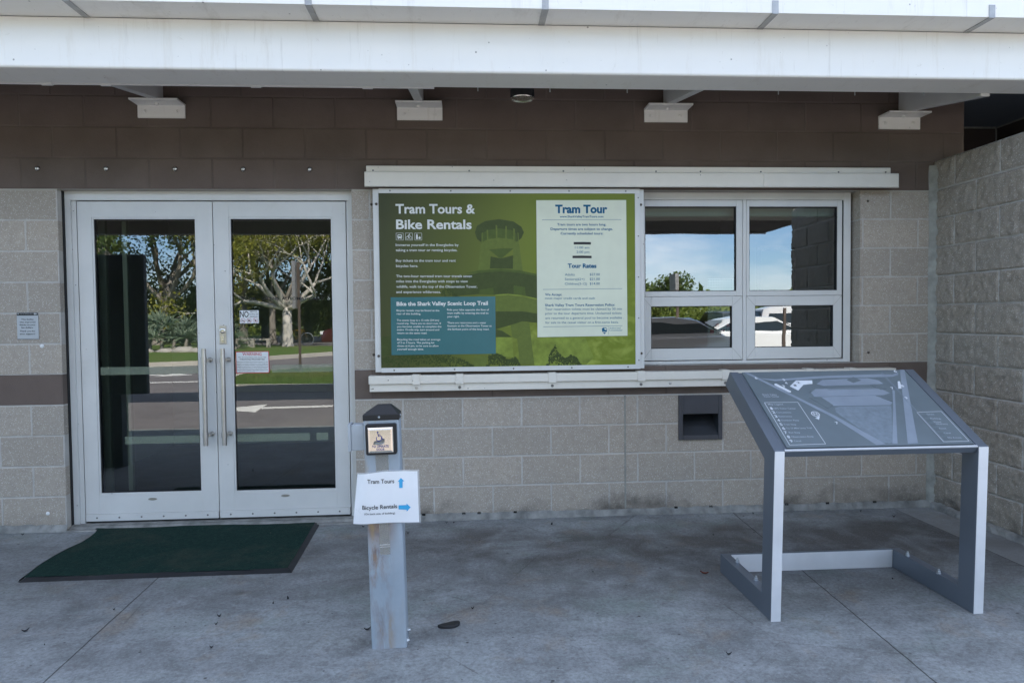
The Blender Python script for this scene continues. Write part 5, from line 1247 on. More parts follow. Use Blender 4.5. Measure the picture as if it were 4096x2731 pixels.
# ================================================================== what stands behind the camera and shows in the glass
def natural(name, c1, c2, scale, rough=0.9, bump=0.4, c3=None):
    t = NT(name); n = t.noise(scale, 6, 0.7); f = t.noise(scale * 9, 4, 0.7)
    c = t.mix(t.ramp(n, 0.3, 0.7), c1, c2)
    if c3: c = t.mix(t.ramp(t.noise(scale * 0.3, 4), 0.5, 0.65, 0, 0.8), c, c3)
    c = t.mix(t.math('MULTIPLY', t.ramp(f, 0.35, 0.7), 0.4), c, tuple(0.4 * a for a in c1))
    t.bump(f, bump, 0.02)
    return t.set(col=c, rough=rough, spec=0.25)
M['asphalt'] = natural('asphalt', (0.15, 0.137, 0.145), (0.205, 0.188, 0.197), 0.7, 0.85, 0.3, (0.26, 0.24, 0.235))
M['grass'] = natural('grass', (0.07, 0.13, 0.025), (0.12, 0.19, 0.04), 1.6, 1.0, 1.0, (0.16, 0.16, 0.06))
M['soil'] = natural('soil', (0.10, 0.085, 0.05), (0.15, 0.13, 0.07), 1.2)
M['kerb'] = natural('kerb_concrete', (0.48, 0.45, 0.40), (0.60, 0.57, 0.51), 2.0)
M['road_white'] = paint('road_paint', (0.74, 0.74, 0.72), 0.7, var=0.08, scale=8)
M['bark_white'] = natural('pale_bark', (0.50, 0.46, 0.42), (0.74, 0.70, 0.65), 4.0, 0.85, 0.5)
M['bark'] = natural('grey_bark', (0.20, 0.175, 0.15), (0.38, 0.34, 0.30), 3.0, 0.9, 0.6)
M['rock'] = natural('limestone_rock', (0.36, 0.34, 0.31), (0.52, 0.49, 0.45), 3.0)
def leafmat(name, c1, c2, trans=0.35):
    t = NT(name); n = t.noise(1.1, 4, 0.6); w = t.noise(7.0, 3, 0.6)
    c = t.mix(t.ramp(t.math('ADD', t.math('MULTIPLY', n, 0.5), t.math('MULTIPLY', w, 0.5)), 0.36, 0.62), c1, c2)
    t.set(col=c, rough=0.55, spec=0.4)
    tl = t.n.new('ShaderNodeBsdfTranslucent'); t.l.new(c, tl.inputs[0])
    mx = t.n.new('ShaderNodeMixShader'); mx.inputs[0].default_value = trans
    t.l.new(t.b.outputs[0], mx.inputs[1]); t.l.new(tl.outputs[0], mx.inputs[2]); t.l.new(mx.outputs[0], t.out.inputs[0])
    return t.m
M['leaf_yellow'] = leafmat('yellow_green_leaves', (0.12, 0.15, 0.022), (0.36, 0.34, 0.05))
M['leaf_dark'] = leafmat('dark_green_leaves', (0.04, 0.085, 0.018), (0.14, 0.19, 0.035))
M['leaf_mid'] = leafmat('mid_green_leaves', (0.075, 0.125, 0.022), (0.21, 0.25, 0.045))
M['leaf_blue'] = leafmat('blue_green_blades', (0.16, 0.23, 0.17), (0.36, 0.43, 0.31), 0.15)
M['wood'] = paint('weathered_wood', (0.42, 0.39, 0.35), 0.8, var=0.12, scale=6)
M['post_steel'] = paint('brown_sign_post', (0.13, 0.10, 0.085), 0.5, metal=0.4, var=0.1)
M['kiosk'] = paint('black_kiosk_paint', (0.040, 0.048, 0.062), 0.6, var=0.1)
M['tyre'] = flat('tyre_rubber', (0.02, 0.02, 0.021), 0.8)
M['rim'] = flat('alloy_rim', (0.45, 0.46, 0.48), 0.3, 0.8)
M['car_glass'] = flat('dark_car_glass', (0.012, 0.015, 0.018), 0.06, 0.0, 0.6)
M['tail'] = flat('red_tail_lens', (0.45, 0.02, 0.02), 0.2)
M['headlamp'] = flat('clear_lamp', (0.75, 0.77, 0.8), 0.15)
def carpaint(name, col, metal=0.2):
    t = NT(name); return t.set(col=col, rough=0.28, metal=metal, spec=0.6, coat=0.7)
CARP = {'white': carpaint('white_car_paint', (0.72, 0.73, 0.74), 0), 'grey': carpaint('grey_car_paint', (0.12, 0.125, 0.14), .5), 'black': carpaint('black_car_paint', (0.015, 0.015, 0.018), .2), 'silver': carpaint('silver_car_paint', (0.42, 0.44, 0.46), .6), 'red': carpaint('red_car_paint', (0.06, 0.006, 0.006), .2), 'blue': carpaint('blue_car_paint', (0.02, 0.06, 0.26), .3)}

struct('ground', MB().add([(-260, -260, -0.16), (260, -260, -0.16), (260, 200, -0.16), (-260, 200, -0.16)], [(0, 1, 2, 3)]), 'grass')
struct('road', MB().add([(-70, -4.31, -0.045), (70, -4.31, -0.045), (70, -62, -0.045), (-70, -62, -0.045)], [(0, 1, 2, 3)]), 'asphalt')
def kerbed(name, pts, top, kw=0.16, mat='grass'):
    """raised planted area with a concrete kerb round it"""
    n = len(pts)
    cx = sum(p[0] for p in pts) / n; cy = sum(p[1] for p in pts) / n
    inner = []
    for i, (x, y) in enumerate(pts):
        a, b = pts[i - 1], pts[(i + 1) % n]
        tx, ty = b[0] - a[0], b[1] - a[1]; L = math.hypot(tx, ty); nx, ny = -ty / L, tx / L
        if (cx - x) * nx + (cy - y) * ny < 0: nx, ny = -nx, -ny
        inner.append((x + nx * kw, y + ny * kw))
    k = MB(); z0 = -0.05
    k.add([(x, y, z0) for x, y in pts] + [(x, y, top) for x, y in pts] + [(x, y, top) for x, y in inner], [(i, (i + 1) % n, n + (i + 1) % n, n + i) for i in range(n)] + [(n + i, n + (i + 1) % n, 2 * n + (i + 1) % n, 2 * n + i) for i in range(n)])
    struct('kerb', k, 'kerb')
    struct(name, MB().add([(x, y, top - 0.012) for x, y in inner], [tuple(range(n))]), mat)
isl = [(-1.9, -9.15), (0.1, -8.97), (2, -8.85), (3.8, -8.9), (4.5, -10.5), (4.2, -13.0), (2.5, -14.2), (0, -14.6), (-1.8, -14.0), (-2.7, -12.6), (-2.6, -10.4)]
kerbed('traffic_island', isl, 0.10)
lawn = [(-68, -16.6), (-12, -17.2), (-7.2, -17.55), (-5.9, -18.3), (-4.3, -20.9), (-2.6, -23.7), (-0.6, -26.8), (0.5, -28.6), (-1.0, -30.2), (-5.4, -31.6), (-8, -33.5), (-11, -38), (-14, -60), (-68, -60)]
kerbed('lawn', lawn, 0.10)
# tufts so the grass edge is not a bare sheet
def tufts(name, poly, n, h, seed, zt):
    r = random.Random(seed); vs, fs = [], []
    xs = [p[0] for p in poly]; ys = [p[1] for p in poly]
    def inside(x, y):
        c = False
        for (ax, ay), (bx, by) in zip(poly, poly[1:] + poly[:1]):
            if (ay > y) != (by > y) and x < (bx - ax) * (y - ay) / (by - ay) + ax: c = not c
        return c
    while len(fs) < n:
        x, y = r.uniform(max(min(xs), -16), min(max(xs), 8)), r.uniform(max(min(ys), -34), max(ys))
        if not inside(x, y): continue
        for k in range(3):
            a = r.random() * 6.28; hh = h * r.uniform(.5, 1.2); dx, dy = .012 * math.cos(a), .012 * math.sin(a); b = len(vs)
            ox, oy = r.uniform(-.05, .05), r.uniform(-.05, .05)
            vs += [(x + ox - dx, y + oy - dy, zt), (x + ox + dx, y + oy + dy, zt), (x + ox + r.uniform(-.03, .03), y + oy + r.uniform(-.03, .03), zt + hh)]; fs.append((b, b + 1, b + 2))
    mb = MB(); mb.add(vs, fs)
    o = make(name, mb, 'grass', recalc=False); o['kind'] = 'stuff'; o['label'] = 'short mown grass on the kerbed islands'
pin = lambda P, k: [(x + (sum(p[0] for p in P) / len(P) - x) * k, y + (sum(p[1] for p in P) / len(P) - y) * k) for x, y in P]
tufts('grass_blades', pin(isl, 0.06), 16000, 0.06, 4, 0.085)
# painted arrows
def arrow_mark(tip, tail, hw, hl, sw):
    t0, t1 = Vector(tip), Vector(tail); d = (t1 - t0).normalized(); n = Vector((-d.y, d.x)); h = t0 + d * hl
    P = [t0, h + n * hw, h + n * sw, t1 + n * sw, t1 - n * sw, h - n * sw, h - n * hw]
    struct('road_arrow', MB().add([(p.x, p.y, -0.041) for p in P], [(0, 1, 2, 5, 6), (2, 3, 4, 5)]), 'road_white')
arrow_mark((-1.15, -6.36), (0.68, -6.54), 0.52, 0.72, 0.12)
arrow_mark((-5.75, -11.6), (-3.4, -11.8), 0.55, 0.8, 0.12)
arrow_mark((-4.4, -14.0), (-6.6, -14.2), 0.55, 0.8, 0.12)

# shelter roof beam behind the camera (the dark band across the top of the panes)
SR = thing('walkway_shelter', 'long flat dark walkway roof on slim posts beyond the entrance', 'shelter', (2, -5.6, -0.03))
hb = (2, -5.6, -0.03)
make('roof', MB().box(-9, 7.9, -6.35, -4.95, 2.76, 3.04), 'shelter_dark', SR, hb)
make('fascia', MB().box(-9, 7.9, -6.375, -6.351, 2.735, 2.90), 'beam_grey', SR, hb)
for x in (2.2, 5.0): make('post', MB().cyl((x, -5.6, 0), 'z', 0.04, -0.045, 2.7595, 12), 'soffit_dark', SR, hb)

KS = thing('kiosk', 'tall black notice kiosk standing left of the entrance doors', 'kiosk', (-0.3, -1.9, -0.03))
kb = (-0.3, -1.9, -0.03)
KX = lambda X: 2.898 + (X - 2.898) * (6.855 / 8.055)
KZ = lambda z: 1.349 + (z - 1.349) * (6.855 / 8.055)
make('board', MB().box(KX(-1.42), KX(-0.72), -1.95, -1.88, KZ(0.55), KZ(2.12)), 'kiosk', KS, kb, bevel=0.01)
make('pedestal', MB().box(KX(-1.42), KX(-0.985), -1.98, -1.85, -0.0295, KZ(0.55) - 0.001), 'kiosk', KS, kb)
make('notice', MB().box(KX(-1.33), KX(-0.90), -1.8795, -1.877, KZ(1.45), KZ(1.95)), 'lamp_well', KS, kb)
make('notice', MB().box(KX(-1.33), KX(-0.90), -1.8795, -1.877, KZ(0.75), KZ(1.35)), 'lamp_well', KS, kb)
make('edge_strip', MB().box(KX(-0.80), KX(-0.785), -1.879, -1.876, KZ(0.60), KZ(2.02)), 'dark_bronze', KS, kb)

def sign_post(x, y, h, label, plate):
    b = (x, y, 0.0); P = thing('sign_post', label, 'sign post', b, 'sign posts by the road')
    make('post', MB().box(x - .03, x + .03, y - .02, y + .02, -0.04, h), 'post_steel', P, b)
    if plate: make('sign_plate', MB().box(x - .115, x - .035, y - .22, y + .22, h - plate, h + 0.03), 'strap', P, b)
sign_post(-1.30, -12.71, 2.83, 'brown road sign post seen edge on, standing on the kerbed island', 1.15)
sign_post(9.95, -10.0, 1.55, 'short sign post standing in front of the parked white car', 0)
sign_post(8.13, -12.0, 2.40, 'tall sign post standing left of the parked white car', 0.35)

# ---- trees and shrubs
def leaves_mesh(name, centers, n, size, spread, mat, seed, parent, base, flat_=0.8):
    r = np.random.RandomState(seed)
    C = np.array([c[:3] for c in centers]); RR = np.array([c[3] for c in centers])
    w = RR ** 2; idx = r.choice(len(C), n, p=w / w.sum())
    d = r.normal(size=(n, 3)); d /= np.linalg.norm(d, axis=1)[:, None]
    rad = RR[idx] * (0.35 + 0.75 * r.rand(n) ** 0.6)
    P = C[idx] + d * rad[:, None] * np.array([1, 1, flat_])
    a = r.normal(size=(n, 3)); a /= np.linalg.norm(a, axis=1)[:, None]
    b = np.cross(a, r.normal(size=(n, 3))); b /= np.linalg.norm(b, axis=1)[:, None]
    s = size * (0.6 + 0.8 * r.rand(n))[:, None]
    V = np.stack([P - a * s, P + b * s * 0.45, P + a * s, P - b * s * 0.45], axis=1).reshape(-1, 3) - np.array(base)
    me = bpy.data.meshes.new(name)
    me.vertices.add(4 * n); me.vertices.foreach_set('co', V.ravel())
    me.loops.add(4 * n); me.loops.foreach_set('vertex_index', np.arange(4 * n))
    me.polygons.add(n); me.polygons.foreach_set('loop_start', np.arange(n) * 4)
    me.update(calc_edges=True); me.validate()
    me.materials.append(M[mat])
    o = bpy.data.objects.new(name, me); COL.objects.link(o)
    if parent: o.parent = parent
    else: o.location = base
    return o
def grow(r, p, d, L, rad, depth, out, tips, up=0.12, splits=(2, 3)):
    pts = [p]; rs = [rad]; q = p.copy(); dd = d.copy(); n = 5
    for i in range(n):
        dd = (dd + Vector((r.uniform(-.22, .22), r.uniform(-.22, .22), r.uniform(-.12, .12) + up * .4))).normalized()
        q = q + dd * (L / n); pts.append(q.copy()); rs.append(rad * (1 - 0.42 * (i + 1) / n))
    out.tube(pts, rs, 7 if depth > 1 else 5)
    if depth == 0: tips.append(q); return
    for k in range(r.choice(splits)):
        ax = Vector((r.uniform(-1, 1), r.uniform(-1, 1), r.uniform(-.35, .8))).normalized()
        nd = (dd * 0.75 + ax * 0.8).normalized()
        grow(r, q, nd, L * r.uniform(.62, .85), rs[-1] * 0.78, depth - 1, out, tips, up, splits)
    if depth <= 2: tips.append(q)
def tree(x, y, label, seed, trunk_h, limb, depth, r0, bark, leaf, n, size, tipr, ndirs, lean=(0, 0), group='trees across the road', up=0.12):
    r = random.Random(seed); b = (x, y, 0.05)
    T = thing('tree', label, 'tree', b, group)
    w = MB(); tips = []
    top = Vector((x + lean[0], y + lean[1], 0.05 + trunk_h))
    w.tube([(x, y, -0.05), (x + lean[0] * .1, y, 0.22), (x + lean[0] * .4, y + lean[1] * .4, trunk_h * .5), top + Vector((0, 0, .08))], [r0 * 1.55, r0 * 1.05, r0 * .95, r0 * .85], 12)
    for d in ndirs: grow(r, top, Vector(d).normalized(), limb * r.uniform(.85, 1.1), r0 * .58, depth, w, tips, up)
    make('trunk', w, bark, T, b, smooth='all', recalc=False)
    leaves_mesh('crown', [(t.x, t.y, t.z, tipr * r.uniform(.6, 1.2)) for t in tips], n, size, 1, leaf, seed, T, b)
    return T
tree(-6.25, -31.0, 'broad pale-barked tree with open yellow-green crown on the lawn', 11, 1.95, 2.25, 4, 0.25, 'bark_white', 'leaf_yellow', 11500, 0.085, 0.62, ((-1, .3, .22), (-.75, -.3, .6), (-.2, .4, 1), (.5, .1, .8), (1, .3, .28), (.7, -.4, .55), (-.5, .7, .5)), up=0.07)
tree(-14.9, -36.0, 'tall leaning grey-barked tree behind the spiky palmetto clump', 23, 2.3, 3.0, 3, 0.28, 'bark', 'leaf_dark', 13000, 0.11, 0.95, ((.35, .1, 1), (-.5, .2, 1), (.9, -.1, .7), (-.1, -.5, 1)), (.5, 0))
tree(-18.5, -35.0, 'dark twisting tree at the left end of the lawn', 31, 2.2, 2.8, 3, 0.24, 'bark', 'leaf_mid', 13000, 0.11, 1.0, ((.4, .1, 1), (-.6, .2, .8), (.2, -.5, 1)), (.2, 0))
tree(-11.6, -41.0, 'dense dark tree rising behind the pale-barked tree', 37, 3.0, 3.2, 3, 0.26, 'bark', 'leaf_dark', 15000, 0.12, 1.5, ((.5, .1, 1), (-.6, .2, .9), (.1, -.6, 1), (.1, .6, .9)))
tree(-3.6, -43.0, 'dense green tree standing behind the parked red car', 41, 2.4, 2.8, 3, 0.22, 'bark', 'leaf_mid', 15000, 0.12, 1.4, ((.6, .1, .9), (-.6, .2, .9), (.1, -.6, 1)))
tree(-7.8, -36.5, 'slim tree with grey trunk just left of the timber barrier', 43, 2.6, 2.6, 3, 0.2, 'bark', 'leaf_mid', 12000, 0.11, 1.1, ((.3, .1, 1), (-.6, .2, .9), (.5, -.4, 1)), (.1, 0))
tree(-8.6, -46.0, 'tallest dark tree filling the gap behind the slim grey trunk', 61, 3.2, 3.6, 3, 0.26, 'bark', 'leaf_mid', 15000, 0.13, 1.8, ((.5, .1, 1), (-.6, .2, .9), (.1, -.6, 1), (.1, .6, .9)))
tree(-15.5, -48.0, 'dark tree far behind the palmetto clumps', 67, 3.2, 3.6, 3, 0.26, 'bark', 'leaf_dark', 15000, 0.13, 1.7, ((.5, .1, 1), (-.6, .2, .9), (.1, -.6, 1), (.1, .6, .9)))
tree(14.6, -41.0, 'rounded olive-green tree beyond the parked cars', 47, 0.8, 0.85, 2, 0.16, 'bark', 'leaf_mid', 3000, 0.14, 0.75, ((.5, .1, 1), (-.5, .2, 1), (.1, -.6, 1)))
tree(18.3, -49.0, 'taller grey-green tree standing behind the rounded one', 53, 1.3, 1.35, 2, 0.18, 'bark', 'leaf_dark', 3200, 0.15, 0.9, ((.5, .1, 1), (-.5, .2, 1), (.1, -.6, 1)))
for src, x, y, rz, sc_, lab in (('tree.003', -6.2, -47.0, 40, 1.15, 'dark tree standing far behind the pale-barked tree'), ('tree.004', -11.8, -46.5, 110, 1.2, 'green tree standing far behind the timber barrier'), ('tree.004', -1.2, -46.0, 200, 1.15, 'green tree far right behind the red car'), ('tree.003', 2.6, -48.0, 300, 1.1, 'dark tree at the right end of the lawn'), ('tree.002', -22.5, -41.0, 75, 1.15, 'twisting green tree at the far left end of the row'), ('tree.003', -17.0, -42.0, 190, 1.1, 'dark tree behind the twisting tree'), ('tree.004', -9.6, -40.5, 250, 0.95, 'green tree close behind the pale-barked tree, left'), ('tree.003', -4.9, -40.0, 150, 0.9, 'dark tree close behind the pale-barked tree, right')):
    o = copy_tree(bpy.data.objects[src]); o.location = (x, y, 0.05); o.rotation_euler = (0, 0, R(rz)); o.scale = (sc_, sc_, sc_); o['label'] = lab
def shrub(x, y, w, h, leaf, label, seed, n):
    if x < 4: h *= 1.45; n = int(n * 1.9)
    r = random.Random(seed); b = (x, y, -0.05)
    cs = [(x + r.uniform(-1, 1) * w, y + r.uniform(-.5, .5) * w, h * r.uniform(.25, .8), h * r.uniform(.25, .45)) for _ in range(14)]
    P = thing('shrub', label, 'shrub', b, 'shrubs along the far edge')
    m = MB()
    for c in cs: m.tube([(x + (c[0] - x) * .2, y, -.1), (c[0], c[1], c[2])], [.03, .012], 5)
    make('stem', m, 'bark', P, b, recalc=False)
    leaves_mesh('foliage', cs, n, 0.14, 1, leaf, seed, P, b)
k = 0
for x, y, w, h, lf, l, n in ((-13.5, -43, 2.6, 3.0, 'leaf_dark', 'dark bush filling the gap below the leaning tree', 3200), (-9.2, -44, 2.4, 3.4, 'leaf_dark', 'dark bush behind the timber barrier', 3200), (-5.2, -45, 2.4, 3.6, 'leaf_mid', 'green bush behind the pale trunk', 3200), (-1.6, -45, 2.4, 3.8, 'leaf_yellow', 'yellow-green bush behind the red car', 3200), (2.2, -47, 2.4, 3.4, 'leaf_mid', 'green bush right of the red car', 2600), (-18, -45, 3.0, 4.2, 'leaf_mid', 'green bush at the left end of the row', 3200), (-22.5, -44, 3.0, 5.0, 'leaf_dark', 'tall dark bush at the far left of the row', 3200),
                              (14.5, -46, 3.0, 2.3, 'leaf_mid', 'green bush behind the silver car', 2600), (19.5, -50, 3.0, 2.0, 'leaf_mid', 'low green bush behind the black car', 2600), (24.5, -52, 3.2, 2.0, 'leaf_mid', 'low green bush behind the dark van', 2600), (29.5, -52, 3.2, 2.2, 'leaf_dark', 'low dark bush at the right end of the row', 2600), (34.5, -52, 3.2, 2.2, 'leaf_mid', 'green bush at the far right of the row', 2600), (10.0, -48, 3.0, 2.6, 'leaf_mid', 'green bush between the lawn and the parked cars', 2600)):
    k += 1; shrub(x, y, w, h, lf, l, 60 + k, n)
# palmetto clump and rocks
def palmetto(x, y, h, seed, label):
    r = random.Random(seed); b = (x, y, 0.08); mb = MB()
    for c in range(13):
        cx, cy, cz = x + r.uniform(-1.3, 1.3), y + r.uniform(-.7, .7), 0.15 + r.uniform(0, .62) * h
        for q in range(34):
            a = r.random() * 6.283; el = r.uniform(-.25, 1.35); L = r.uniform(.45, .95)
            d = Vector((math.cos(a) * math.cos(el), math.sin(a) * math.cos(el), math.sin(el))); s_ = d.cross(Vector((0, 0, 1))).normalized() * 0.03
            p = Vector((cx, cy, cz)); mid = p + d * L * .55; tip = p + d * L + Vector((0, 0, -.14 * L))
            mb.add([p - s_ * .5, p + s_ * .5, mid + s_, tip, mid - s_], [(0, 1, 2, 3, 4)])
    P = thing('palmetto', label, 'palmetto', b, 'palmetto clumps on the lawn')
    make('fronds', mb, 'leaf_blue', P, b, recalc=False)
    st = MB()
    for c in range(5): st.tube([(x + (c - 2) * .5, y, 0), (x + (c - 2) * .55, y, .6)], [.09, .07], 6)
    make('stem', st, 'bark', P, b)
palmetto(-10.9, -27.3, 2.2, 5, 'large spiky blue-green palmetto clump behind the rocks, left')
palmetto(-8.9, -28.0, 1.7, 6, 'smaller spiky blue-green palmetto clump behind the rocks, right')
for i, (x, y, s_) in enumerate(((-11.1, -25.9, .30), (-10.2, -26.0, .26), (-9.4, -25.9, .36), (-8.7, -25.8, .30))):
    r = random.Random(i + 3); vs, fs = [], []
    n, m = 12, 7
    for j in range(m + 1):
        for q in range(n):
            th = math.pi * j / m; ph = 6.283 * q / n; v = Vector((math.sin(th) * math.cos(ph) * 1.5, math.sin(th) * math.sin(ph), math.cos(th) * .6))
            v *= s_ * (1 + .35 * mnoise.noise(v * 2 + Vector((i * 5, 0, 0)))); vs.append((x + v.x, y + v.y, .1 + v.z))
    for j in range(m):
        for q in range(n): fs.append((j * n + q, j * n + (q + 1) % n, (j + 1) * n + (q + 1) % n, (j + 1) * n + q))
    tag(make('rock', MB().add(vs, fs), 'rock', None, (x, y, .1), smooth='all'), ('leftmost pale rock below the palmetto', 'second pale rock from the left below the palmetto', 'largest pale rock below the palmetto', 'rightmost pale rock below the palmetto')[i], 'rock', 'rocks below the palmetto')
# timber barrier
TB = thing('timber_barrier', 'low weathered timber barrier beside the pale-barked tree', 'barrier', (-7.7, -30.2, 0.09))
tbb = (-7.7, -30.2, 0.09)
make('rail', MB().box(-8.75, -6.85, -30.3, -30.12, 0.44, 0.52), 'wood', TB, tbb, bevel=.01)
make('rail', MB().box(-8.75, -7.85, -31.0, -30.82, 0.46, 0.54), 'wood', TB, tbb, bevel=.01)
for x, y in ((-8.45, -30.2), (-7.75, -30.2), (-6.98, -30.2), (-8.1, -30.9)): make('leg', MB().box(x - .09, x + .09, y - .08, y + .08, 0.05, 0.4395), 'wood', TB, tbb)

# ---- cars
def car(kind, paintname, x, y, yaw, label, group='parked cars'):
    b = (x, y, -0.045); C_ = thing('parked_car', label, 'car', b, group); C_.rotation_euler = (0, 0, yaw)
    if kind == 'sedan':
        L, Wd = 4.6, 1.82
        low = [(-2.3, .42), (-2.28, .70), (-2.1, .92), (-1.55, .97), (.95, .93), (1.7, .84), (2.2, .70), (2.3, .50), (2.26, .26), (-2.22, .26)]
        cab = [(-1.85, .95), (-1.15, 1.33), (-.55, 1.43), (.15, 1.41), (1.2, .92)]
    else:
        L, Wd = 4.9, 1.95
        low = [(-2.4, .45), (-2.42, .9), (-2.36, 1.08), (1.2, 1.06), (2.1, .98), (2.4, .80), (2.42, .45), (2.36, .30), (-2.36, .30)]
        cab = [(-2.36, 1.06), (-2.2, 1.68), (-1.8, 1.78), (.35, 1.76), (1.3, 1.05)]
    h = Wd / 2
    def loft(prof, secs):
        n = len(prof); mb = MB(); vs = []; cz = sum(p[1] for p in prof) / n
        for yy, kx, kz in secs:
            for px, pz in prof: vs.append((px * kx, yy, cz + (pz - cz) * kz if pz > cz else pz + (cz - pz) * (1 - kz) * .5))
        m = len(secs)
        fs = [(j * n + i, j * n + (i + 1) % n, (j + 1) * n + (i + 1) % n, (j + 1) * n + i) for j in range(m - 1) for i in range(n)]
        fs += [tuple(range(n)), tuple(range((m - 1) * n, m * n))]
        return mb.add(vs, fs)
    body = loft(low, [(-h, .93, .86), (-h * .93, .985, .98), (-h * .5, 1, 1.02), (0, 1, 1.03), (h * .5, 1, 1.02), (h * .93, .985, .98), (h, .93, .86)])
    def off(mb): mb.v = [(p[0] + x, p[1] + y, p[2] - 0.045) for p in mb.v]; return mb
    bo = make('body', off(body), CARP[paintname], C_, b, smooth=True)
    cabm = loft(cab, [(-h * .72, .90, .93), (-h * .60, .98, 1), (0, 1, 1.01), (h * .60, .98, 1), (h * .72, .90, .93)])
    make('cabin', off(cabm), CARP[paintname], C_, b, smooth=True)
    cx_ = sum(p[0] for p in cab) / len(cab); cz_ = sum(p[1] for p in cab) / len(cab)
    for sgn in (-1, 1):
        w = MB(); pts = [(cx_ + (px - cx_) * .80, cz_ + (pz - cz_) * .74 + .02) for px, pz in cab]
        w.add([(px, sgn * (h * .735 if pz < cz_ else h * .715), pz) for px, pz in pts], [tuple(range(len(pts)))])
        make('side_window', off(w), 'car_glass', C_, b)
        m = MB(); m.lathe((cab[-1][0] - .35, sgn * (h + .02), cab[-1][1] + .10), 'y', [(-.10, .05), (-.05, .085), (.05, .085), (.10, .05)], 10); make('mirror', off(m), CARP[paintname], C_, b, smooth='all')
    def scr(a, b_, nm):
        k0, k1 = .14, .9; d = .012
        p0 = (a[0] + (b_[0] - a[0]) * k0, a[1] + (b_[1] - a[1]) * k0); p1 = (a[0] + (b_[0] - a[0]) * k1, a[1] + (b_[1] - a[1]) * k1)
        tx, tz = p1[0] - p0[0], p1[1] - p0[1]; l = math.hypot(tx, tz); nx, nz = -tz / l, tx / l
        if nx * (p0[0] - cx_) + nz * (p0[1] - cz_) < 0: nx, nz = -nx, -nz
        d = .03
        make(nm, off(MB().add([(p0[0] + nx * d, -h * .60, p0[1] + nz * d), (p0[0] + nx * d, h * .60, p0[1] + nz * d), (p1[0] + nx * d, h * .52, p1[1] + nz * d), (p1[0] + nx * d, -h * .52, p1[1] + nz * d)], [(0, 1, 2, 3)])), 'car_glass', C_, b)
    scr(cab[-1], cab[-2], 'windscreen'); scr(cab[0], cab[1], 'rear_window')
    wr_ = .33 if kind == 'sedan' else .37
    for wx in (-1.38, 1.40):
        for sgn in (-1, 1):
            w = MB().lathe((wx, sgn * (h - .10), wr_), 'y', [(-.11, wr_ * .8), (-.115, wr_ * .96), (-.06, wr_), (.06, wr_), (.115, wr_ * .96), (.11, wr_ * .8)], 22)
            wo = make('wheel', off(w), 'tyre', C_, b, smooth=True)
            rm_ = MB().lathe((wx, sgn * (h + .012), wr_), 'y', [(-.01 * sgn, wr_ * .66), (.008 * sgn, wr_ * .64), (.0 * sgn, wr_ * .2)], 10); make('rim', off(rm_), 'rim', wo, b)
    for sgn in (-1, 1):
        hl = MB().box(low[5][0] + .22 if kind == 'sedan' else 2.28, 2.30 if kind == 'sedan' else 2.425, sgn * h * .80 - .20, sgn * h * .80 + .16 if sgn < 0 else sgn * h * .80 + .10, .60 if kind == 'sedan' else .72, .72 if kind == 'sedan' else .88)
        make('headlight', off(hl), 'headlamp', C_, b, bevel=.02)
        tl = MB().box(-2.305 if kind == 'sedan' else -2.44, -2.12, sgn * h * .82 - .13, sgn * h * .82 + .11, .70 if kind == 'sedan' else .85, .86 if kind == 'sedan' else 1.25)
        make('tail_light', off(tl), 'tail', C_, b, bevel=.02)
    make('number_plate', off(MB().box(-2.445 if kind != 'sedan' else -2.315, -2.25, -.16, .16, .55, .68)), 'headlamp', C_, b)
    return C_
car('sedan', 'grey', 7.2, -11.6, R(176), 'dark grey saloon parked just left of the white saloon')
car('sedan', 'white', 11.2, -14.4, R(-6), 'white saloon parked nearest the window, its nose to the right')
car('suv', 'white', 15.6, -19.5, 0.05, 'white van-like car parked behind the white saloon')
car('sedan', 'grey', 15.6, -36.5, R(-100), 'dark grey saloon parked second from the left in the far row')
car('sedan', 'silver', 12.6, -34.0, R(75), 'silver saloon parked nose out at the left of the far row')
car('suv', 'black', 18.9, -38.5, R(-95), 'black estate car parked in the middle of the far row')
car('suv', 'black', 22.0, -38.5, R(-95), 'black van with red tail lamps parked at the right of the far row')
car('sedan', 'blue', 11.9, -38.2, R(-95), 'blue saloon parked behind the silver one')
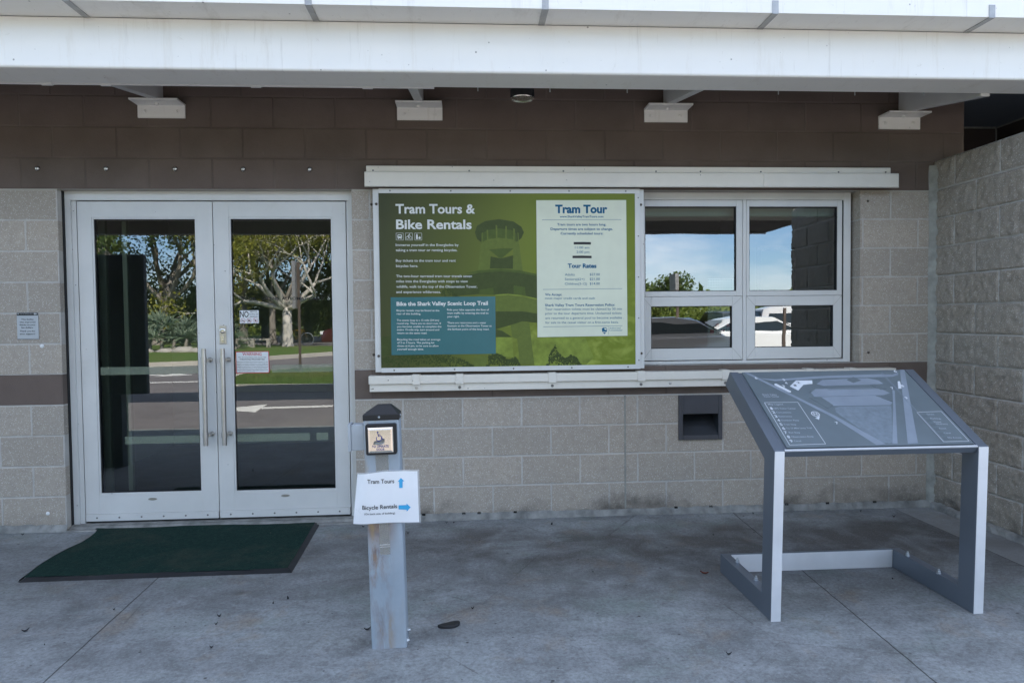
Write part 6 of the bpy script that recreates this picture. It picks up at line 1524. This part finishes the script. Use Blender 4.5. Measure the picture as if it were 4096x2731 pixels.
car('suv', 'red', -2.45, -32.8, R(172), 'dark red pickup-like car parked behind the lawn')
# bicycles leaning by the pale tree
def bicycle(x, y, label, col):
    b = (x, y, 0.09); P = thing('bicycle', label, 'bicycle', b, 'bicycles by the pale tree')
    for wx in (-.52, .52):
        m = MB(); n = 24
        m.tube([(x + wx + .33 * math.cos(6.2832 * i / n), y, .43 + .33 * math.sin(6.2832 * i / n)) for i in range(n + 1)], .022, 6)
        for i in range(8): a = math.pi * i / 8; m.tube([(x + wx + .31 * math.cos(a), y, .43 + .31 * math.sin(a)), (x + wx - .31 * math.cos(a), y, .43 - .31 * math.sin(a))], .003, 4)
        make('wheel', m, 'tyre' if wx < 0 else 'rim', P, b)
    f = MB(); bbk, st_, hd_, rw, fw = (x - .05, y, .42), (x - .17, y, .88), (x + .36, y, .92), (x - .52, y, .43), (x + .52, y, .43)
    for p, q in ((bbk, st_), (st_, hd_), (bbk, hd_), (bbk, rw), (st_, rw), (hd_, fw)): f.tube([p, q], .018, 6)
    make('frame', f, col, P, b)
    make('saddle', MB().box(x - .30, x - .05, y - .06, y + .06, .93, .97), 'tyre', P, b, bevel=.01)
    make('handlebar', MB().tube([(x + .33, y - .26, 1.02), (x + .36, y, 1.03), (x + .33, y + .26, 1.02)], .014, 6), 'rim', P, b)
M['bike_yellow'] = flat('yellow_bicycle_paint', (0.55, 0.28, 0.02), 0.4)
bicycle(-7.0, -31.8, 'black-framed bicycle left of the pale trunk', 'tyre')
bicycle(-6.0, -31.9, 'yellow bicycle half hidden behind the pale trunk', 'bike_yellow')
# low tree line closing the horizon
fw_ = np.random.RandomState(9); cs = []
for i in range(260):
    a = R(180 + 180 * i / 259 + fw_.uniform(-.4, .4)); d = fw_.uniform(75, 100)
    cs.append((d * math.cos(a), d * math.sin(a), fw_.uniform(.5, 2.6), fw_.uniform(1.6, 3.2)))
fo = leaves_mesh('far_woodland', cs, 26000, 0.55, 1, 'leaf_mid', 9, None, (0, 0, 0)); fo['kind'] = 'stuff'; fo['label'] = 'distant low woodland along the horizon'
